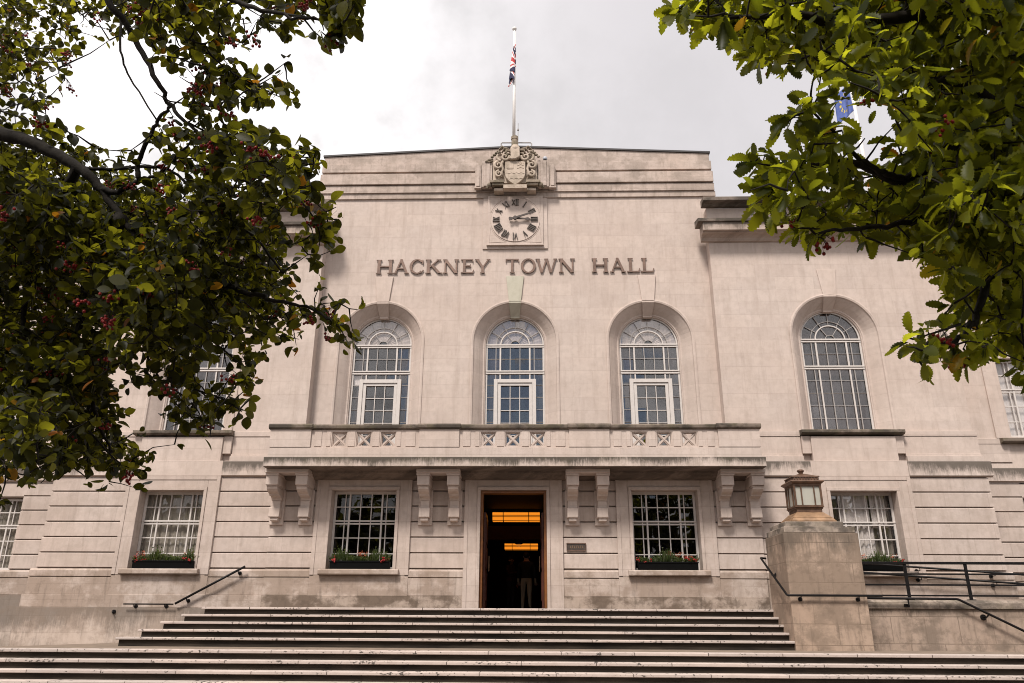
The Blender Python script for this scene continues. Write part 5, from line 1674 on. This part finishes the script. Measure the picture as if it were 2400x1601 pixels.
def make_tree(cfg):
    root = empty("tree", cfg["root"]); tag(root, cfg["label"], "tree")
    ro = np.array(cfg["root"], float)
    wood = MB()
    nodes = []
    for pts, r0, r1 in cfg["limbs"]:
        P = smooth_path([sight(*p) if len(p) == 3 and p[2] < 50 and not isinstance(p, np.ndarray) else p for p in pts])
        n = len(P)
        P = [p + rng.normal(0, 0.006, 3) * min(1, r0 * 40) for p in P]
        wood.tube([p - ro for p in P], [r0 + (r1 - r0) * (i / (n - 1)) ** 0.8 for i in range(n)], 7)
        for i, p in enumerate(P):
            nodes.append(p)
    # sprays through the crown
    g = cfg["grid"]; sprays = []
    for r, row in enumerate(g):
        for c, ch in enumerate(row):
            d = int(ch)
            if not d:
                continue
            k = cfg["k"] * (d / 9.0) ** 2.6
            k = int(k) + (rng.random() < k % 1)
            for _ in range(k):
                px = cfg["ox"] + (c + rng.random()) * 50; py = cfg["oy"] + (r + rng.random()) * 50
                dep = cfg["depth"](px, py, d)
                sprays.append((sight(px, py, dep), d))
    for cc, cr, n in cfg["shade_canopy"]:                  # unseen crown leaves above and behind, added to shade those in view
        while n > 0:
            q = nrm(rng.normal(0, 1, 3)) * rng.random() ** 0.4
            p = np.array(cc) + q * np.array(cr)
            v = p - CAM; zd = v @ AX_F
            if np.linalg.norm(v) < 1.3: continue
            if zd > 0.1:
                ux, uy = 1200 + FPX * (v @ AX_R) / zd, 800 - FPX * (v @ AX_U) / zd
                if -60 < ux < 2460 and -90 < uy < 1700: continue
            sprays.append((p, 9.5)); n -= 1
    for tw in cfg["twigs"]:                          # individual shoots that reach out of the crown
        pts = [sight(*p) for p in tw]
        P = smooth_path(pts, 5)
        wood.tube([p - ro for p in P], [0.0065 + (0.002 - 0.0065) * i / (len(P) - 1) for i in range(len(P))], 5)
        for i, p in enumerate(P):
            nodes.append(p)
            if i % 2 == 0 and i > 2:
                sprays.append((p + rng.normal(0, 0.015, 3), 4))
    NP = np.array(nodes)
    S = np.array([s[0] for s in sprays]); D = np.array([s[1] for s in sprays])
    dist = np.array([np.min(np.linalg.norm(NP - s, axis=1)) for s in S])
    order = np.argsort(dist)
    pos, axs, ups, siz = [], [], [], []
    berries = MB(); nb = 0
    allnodes = np.zeros((len(NP) + 3 * len(S), 3)); allnodes[:len(NP)] = NP; cnt = len(NP)
    lsz = cfg["leaf"]
    for idx in order:
        s = S[idx]
        j = int(np.argmin(np.linalg.norm(allnodes[:cnt] - s, axis=1)))
        b = allnodes[j].copy()
        gap = np.linalg.norm(s - b)
        di = nrm(s - b) if gap > 1e-3 else nrm(rng.normal(0, 1, 3))
        if gap > 0.02:
            m = (b + s) / 2 + rng.normal(0, 0.06, 3) * min(gap, 0.6)
            wood.tube([b - ro, (b + m) / 2 - ro + rng.normal(0, 0.01, 3) * gap, m - ro, s - ro], [0.0042 + 0.0045 * min(gap, 1), 0.004 + 0.003 * min(gap, 1), 0.0036, 0.0020], 4, False)
            allnodes[cnt] = m; cnt += 1
        allnodes[cnt] = s; cnt += 1
        nl = int(rng.integers(*cfg["nleaf"]))
        dir0 = nrm(0.55 * di + cfg["spread"] * rng.normal(0, 1, 3) + np.array(cfg["lean"]))
        for q in range(nl):
            a = nrm(dir0 * 0.7 + rng.normal(0, 0.62, 3) + np.array([0, 0, -cfg["droop"]]))
            pos.append(s + dir0 * lsz * 0.55 * (q / nl - 0.3) + rng.normal(0, 0.012, 3) + a * 0.012)
            axs.append(a)
            ups.append(nrm(np.array([0, 0, 1.0]) * 0.7 + rng.normal(0, 0.62, 3)))
            siz.append(lsz * rng.uniform(0.5, 1.18) * (1.7 if D[idx] > 9.2 else 1.0))
        if D[idx] < 9.2 and rng.random() < cfg["berry"] * (1.8 if D[idx] < 5.5 else 0.7):
            c0 = s + np.array([0, 0, -0.05]) + rng.normal(0, 0.03, 3)
            for q in range(int(rng.integers(8, 16))):
                p = c0 + rng.normal(0, 0.020, 3) * np.array([1, 1, 0.6])
                berries.blob(p - ro, rng.uniform(0.0068, 0.0092), 1, 1, 1, 4, 6)
                wood.tube([s - ro, (s + p) / 2 + np.array([0, 0, 0.012]) - ro, p - ro], 0.0009, 3, False)
    pos = np.array(pos); axs = np.array(axs); ups = np.array(ups); siz = np.array(siz)
    q = pos + axs * siz[:, None] * 0.6 - CAM         # keep the gaps of the crown open
    zd = q @ AX_F
    gx = np.floor((1200 + FPX * (q @ AX_R) / np.maximum(zd, 0.1) - cfg["ox"]) / 50).astype(int)
    gy = np.floor((800.5 - FPX * (q @ AX_U) / np.maximum(zd, 0.1) - cfg["oy"]) / 50).astype(int)
    tab = np.array([[int(c) for c in r] for r in g])
    ins = (zd > 0.3) & (gx >= -2) & (gx < tab.shape[1] + 2) & (gy >= 0) & (gy < tab.shape[0] + 2)
    inb = ins & (gx >= 0) & (gx < tab.shape[1]) & (gy < tab.shape[0])
    val = np.where(inb, tab[np.clip(gy, 0, tab.shape[0] - 1), np.clip(gx, 0, tab.shape[1] - 1)], 0)
    keepp = np.where(ins, np.array([0.06, 0.4, 0.65, 0.8, 0.9, 1, 1, 1, 1, 1])[val], 1.0)
    km = rng.random(len(pos)) < keepp
    pos, axs, ups, siz = pos[km], axs[km], ups[km], siz[km]
    o = build_leaves("crown", cfg["mat"], cfg["kind"], np.array(pos) - ro, np.array(axs), np.array(ups), np.array(siz), root)
    wood.build("trunk", "bark", root, smooth=True)
    berries.build("berries", "berry", root, smooth=True)["kind"] = "stuff"
    return len(pos)


GA = [
 "87665757766334243", "85553545656434243", "87641213542301021", "86310101366422000", "36100001355654000", "34300002454100000",
 "76541125566651210", "87775534677657500", "99887755567766500", "99988885677655420", "99999988778763450", "99999999998774230",
 "99977999999984210", "87887999999984320", "87788999999876452", "88887678876665344", "88998657753533001", "89998355533520000",
 "77998304554300000", "66888512454200000", "76688730220000000", "56767751000000000", "24203330000000000", "20000000000000000"]
GB = [
 "036678889999988667", "014578899998887467", "000036677898888799", "000001314688789999", "000000023336889999", "000000143210689999",
 "000000145431589999", "000024566553799999", "000004566667899999", "000004667788999999", "000003366677899999", "000000022133678999",
 "000000000000036899", "000000000000004899", "000000000000004789", "000000000000114688", "000000000000355555", "000000000000031112"]
GA = ["44" + r for r in ["7" * 17] * 3] + ["87" + r for r in GA]
GB = [r[:18] + "88" for r in ["003677788899999999"] * 3] + [r + "88" for r in GB]


def depth_a(px, py, d):
    base = 4.3 + 0.7 * math.sin(px * 0.011 + 1.0) * math.cos(py * 0.009)
    if py < 260 and px < 330: base += 1.9
    if py < 130 and px > 600: base -= 1.0
    if px < 330 and py > 250:                        # the bough stands in front of its leaves
        line = 312 + 0.40 * px if px < 190 else 388 + 1.2 * (px - 190)
        if abs(py - line) < 62: return 5.0 + rng.uniform(0.1, 1.3)
    return base + rng.uniform(-0.6, 0.6) + (rng.uniform(0, 0.9) if d > 6 else 0)


def depth_b(px, py, d):
    base = 3.15 + 0.35 * math.sin(px * 0.010) * math.cos(py * 0.012 + 0.7)
    return base + rng.uniform(-0.35, 0.35) + (rng.uniform(0, 1.1) if d > 6 else 0)


trunkA = [np.array([-5.3, -15.7, 0.0]), np.array([-5.25, -15.72, 1.6]), np.array([-5.0, -15.8, 3.0]), np.array([-4.75, -15.9, 4.2]), np.array([-4.6, -16.2, 5.6]), np.array([-4.3, -16.6, 7.2])]
na = make_tree(dict(
    root=(-5.3, -15.7, 0.0), label="dark tree with round leaves and red berry clusters overhanging from the left", ox=-100, oy=-150, grid=GA, k=22, depth=depth_a, shade_canopy=[((-3.4, -18.7, 6.6), (4.2, 4.2, 2.4), 750)],
    leaf=0.068, nleaf=(5, 9), spread=0.45, lean=(0.25, -0.05, -0.05), droop=0.18, berry=0.065, kind="round", mat="leaf_a",
    limbs=[(trunkA, 0.17, 0.03),
           ([np.array([-4.75, -15.9, 4.2]), (-260, 255, 5.3), (-80, 290, 5.2), (0, 312, 5.1), (96, 345, 5.0), (184, 394, 4.9), (237, 444, 4.85), (287, 509, 4.8), (360, 620, 4.7), (430, 740, 4.6)], 0.075, 0.010),
           ([np.array([-4.75, -15.9, 4.2]), (-300, 0, 5.2), (-60, -160, 4.9), (180, -110, 4.6), (260, 11, 4.5), (318, 96, 4.5), (364, 180, 4.4), (402, 249, 4.4), (459, 306, 4.3), (560, 420, 4.2), (690, 470, 4.1)], 0.036, 0.004),
           ([(237, 444, 4.85), (280, 450, 4.8), (330, 420, 4.75), (383, 402, 4.7), (450, 330, 4.6)], 0.022, 0.006),
           ([(325, 420, 4.75), (325, 383, 4.75), (345, 333, 4.7), (370, 285, 4.7), (402, 249, 4.7)], 0.018, 0.010),
           ([(191, 394, 4.9), (270, 396, 4.9), (345, 391, 4.8), (402, 402, 4.8), (498, 482, 4.6), (600, 560, 4.4), (660, 640, 4.3)], 0.013, 0.006),
           ([(283, 38, 5.0), (283, 119, 4.9), (306, 184, 4.9), (368, 283, 4.8)], 0.009, 0.005),
           ([(287, 509, 4.8), (230, 600, 4.7), (200, 700, 4.7), (180, 820, 4.6), (220, 950, 4.5), (260, 1060, 4.4)], 0.045, 0.006),
           ([(184, 394, 4.9), (100, 520, 5.1), (60, 700, 5.0), (60, 900, 4.9), (70, 1050, 4.8)], 0.035, 0.006),
           ([(360, 620, 4.7), (480, 660, 4.5), (600, 690, 4.3), (651, 707, 4.2), (727, 722, 4.1), (785, 757, 4.0)], 0.022, 0.005),
           ([(180, -110, 4.6), (400, -60, 4.0), (555, 4, 3.5), (670, 34, 3.3), (766, 50, 3.2)], 0.022, 0.004)],
    twigs=[[(670, 34, 3.3), (766, 50, 3.2), (795, 68, 3.2), (812, 92, 3.2)], [(766, 50, 3.2), (800, 42, 3.2), (835, 40, 3.2)],
           [(421, 69, 4.0), (478, 115, 3.9), (536, 165, 3.8), (612, 207, 3.8), (672, 235, 3.8)],
           [(440, 287, 4.2), (498, 318, 4.2), (555, 356, 4.1), (612, 379, 4.0), (700, 380, 3.9)],
           [(574, 383, 4.1), (689, 459, 4.0), (735, 510, 3.9), (750, 560, 3.9), (738, 612, 3.9)],
           [(727, 722, 4.1), (785, 757, 4.0), (812, 795, 3.9)], [(498, 799, 4.2), (560, 850, 4.1), (592, 885, 4.1)],
           [(345, 837, 4.3), (402, 933, 4.2), (440, 971, 4.1), (475, 1000, 4.1)], [(459, 914, 4.2), (517, 933, 4.1), (560, 960, 4.1)],
           [(200, 1000, 4.3), (268, 1075, 4.2), (320, 1105, 4.2)], [(19, 971, 4.6), (60, 1060, 4.6), (86, 1112, 4.5)],
           [(60, 240, 5.6), (110, 230, 5.5), (150, 190, 5.5)], [(0, 260, 5.0), (60, 280, 5.0), (115, 310, 5.0)]]))
trunkB = [np.array([4.0, -17.2, 0.0]), np.array([3.95, -17.25, 1.5]), np.array([3.75, -17.4, 2.8]), np.array([3.5, -17.6, 3.6]), np.array([3.45, -17.8, 4.8]), np.array([3.3, -18.1, 6.0])]
nb_ = make_tree(dict(
    root=(4.0, -17.2, 0.0), label="bright green tree with toothed leaves reaching in from the right", ox=1500, oy=-150, grid=GB, k=11.5, depth=depth_b, shade_canopy=[((3.7, -19.0, 5.6), (3.1, 3.4, 2.0), 480)],
    leaf=0.092, nleaf=(5, 9), spread=0.45, lean=(-0.28, -0.05, -0.1), droop=0.22, berry=0.012, kind="toothed", mat="leaf_b",
    limbs=[(trunkB, 0.13, 0.03),
           ([np.array([3.5, -17.6, 3.6]), (2700, -60, 3.9), (2400, 0, 3.7), (2150, 34, 3.4), (2009, 50, 3.3), (1850, 36, 3.2), (1740, 40, 3.1), (1640, 28, 3.0)], 0.055, 0.004),
           ([np.array([3.5, -17.6, 3.6]), (2650, 200, 3.9), (2400, 290, 3.7), (2250, 330, 3.5), (2120, 420, 3.4), (2000, 385, 3.2), (1880, 390, 3.1), (1790, 388, 3.0)], 0.05, 0.004),
           ([(2120, 420, 3.4), (2060, 400, 3.25), (1998, 358, 3.2), (1952, 306, 3.1), (1902, 262, 3.05)], 0.016, 0.004),
           ([(2650, 200, 3.9), (2450, 480, 3.8), (2330, 620, 3.6), (2290, 740, 3.4), (2240, 800, 3.2), (2150, 815, 3.1)], 0.04, 0.004),
           ([(2400, 290, 3.7), (2260, 200, 3.5), (2120, 180, 3.3), (2000, 130, 3.2), (1900, 130, 3.1)], 0.025, 0.004),
           ([(2400, 440, 3.8), (2250, 480, 3.5), (2120, 520, 3.3), (1990, 540, 3.1), (1880, 540, 3.0)], 0.025, 0.004)],
    twigs=[[(1740, 40, 3.1), (1640, 28, 3.0), (1600, 26, 3.0), (1585, 40, 3.0)], [(1998, 358, 3.2), (1952, 306, 3.1), (1902, 260, 3.0), (1894, 225, 3.0)],
           [(1902, 262, 3.0), (1870, 268, 3.0), (1845, 288, 3.0)], [(1880, 390, 3.1), (1810, 388, 3.0), (1760, 380, 3.0)], [(1880, 400, 3.1), (1820, 440, 3.0), (1785, 480, 3.0)],
           [(2240, 800, 3.2), (2170, 808, 3.1), (2135, 815, 3.1)], [(2250, 760, 3.2), (2190, 780, 3.1), (2140, 795, 3.1)]]))
# trees across the square behind the viewer, mirrored in the ground floor panes
tl = empty("treeline", (0, -40, 0)); tag(tl, kind="stuff")
P, A, U, SZ = [], [], [], []
wood = MB()
for k in range(9):
    tx = -40 + 10 * k + rng.uniform(-2, 2); ty = rng.uniform(-4, 3); hh = rng.uniform(11, 14)
    wood.tube([(tx, ty, 0), (tx + 0.2, ty, hh * 0.35), (tx, ty + 0.3, hh * 0.75)], [0.35, 0.28, 0.1], 8)
    q = nrm(rng.normal(0, 1, (2200, 3))) * rng.random((2200, 1)) ** 0.33
    P.append(np.array([tx, ty, hh * 0.56]) + q * np.array([6.0, 4.0, hh * 0.46])); A.append(rng.normal(0, 1, (2200, 3))); U.append(rng.normal(0, 1, (2200, 3))); SZ.append(rng.uniform(0.5, 0.9, 2200))
build_leaves("crown", "leaf_a", "round", np.concatenate(P), np.concatenate(A), np.concatenate(U), np.concatenate(SZ), tl)
wood.build("trunk", "bark", tl)
print("leaves", na, nb_)

# ------------------------------------------------------------------ light and sky
SUN_EL, SUN_AZ = R(54), R(22)      # azimuth: left of straight in front of the facade
w = bpy.data.worlds.new("World"); scene.world = w; w.use_nodes = True
nt = w.node_tree; nt.nodes.clear()
out = nt.nodes.new("ShaderNodeOutputWorld"); bg = nt.nodes.new("ShaderNodeBackground"); bg.inputs[1].default_value = 0.082
sky = nt.nodes.new("ShaderNodeTexSky"); sky.sky_type = "NISHITA"; sky.sun_disc = False
sky.sun_elevation = SUN_EL; sky.sun_rotation = PI + SUN_AZ
tc = nt.nodes.new("ShaderNodeTexCoord")
n1 = noise(nt, tc.outputs["Generated"], 3.4, 8, 0.56)
n2 = noise(nt, tc.outputs["Generated"], 1.1, 3, 0.5)
dirv = nt.nodes.new("ShaderNodeVectorMath"); dirv.operation = "DOT_PRODUCT"
L(nt, tc.outputs["Generated"], dirv.inputs[0])
gd = sight(1800, 120, 1) - CAM; gd = gd / np.linalg.norm(gd)
dirv.inputs[1].default_value = tuple(gd)
grey = mapr(nt, math_node(nt, "ADD", dirv.outputs["Value"], math_node(nt, "MULTIPLY", math_node(nt, "SUBTRACT", n1, 0.5), 0.26)), 0.86, 1.02, 0.0, 1.0, True)
br = mapr(nt, n1, 0.35, 0.62, 5.6, 10.6, True)
cloud = mixc(nt, 1.0, (1.0, 0.968, 0.968), br, "MULTIPLY")
cloud = mixc(nt, math_node(nt, "MULTIPLY", grey, 0.9), cloud, (5.0, 4.75, 4.9))
d2 = nt.nodes.new("ShaderNodeVectorMath"); d2.operation = "DOT_PRODUCT"      # one break of blue in the cloud, behind the viewer
L(nt, tc.outputs["Generated"], d2.inputs[0]); d2.inputs[1].default_value = (-0.022, -0.964, 0.265)
hole = mapr(nt, math_node(nt, "ADD", d2.outputs["Value"], math_node(nt, "MULTIPLY", math_node(nt, "SUBTRACT", n1, 0.5), 0.02)), 0.988, 0.996, 0.97, 0.10, True)
col = mixc(nt, hole, sky.outputs[0], cloud)
L(nt, col, bg.inputs[0]); L(nt, bg.outputs[0], out.inputs[0])

sun = bpy.data.lights.new("sun", "SUN"); sun.energy = 2.9; sun.angle = R(12); sun.color = (1.0, 0.94, 0.87)
so = bpy.data.objects.new("sun", sun); COL.objects.link(so)
sd = Vector((-math.sin(SUN_AZ) * math.cos(SUN_EL), -math.cos(SUN_AZ) * math.cos(SUN_EL), math.sin(SUN_EL)))
so.rotation_euler = sd.to_track_quat("Z", "Y").to_euler()

vs_ = scene.view_settings
scene.display_settings.display_device = "sRGB"
vs_.view_transform = "Standard"; vs_.look = "None"; vs_.exposure = 0.8; vs_.gamma = 1.0
scene.render.film_transparent = False
scene.cycles.filter_width = 1.0
scene.cycles.max_bounces = 8
scene.cycles.transparent_max_bounces = 12
scene.cycles.use_denoising = True
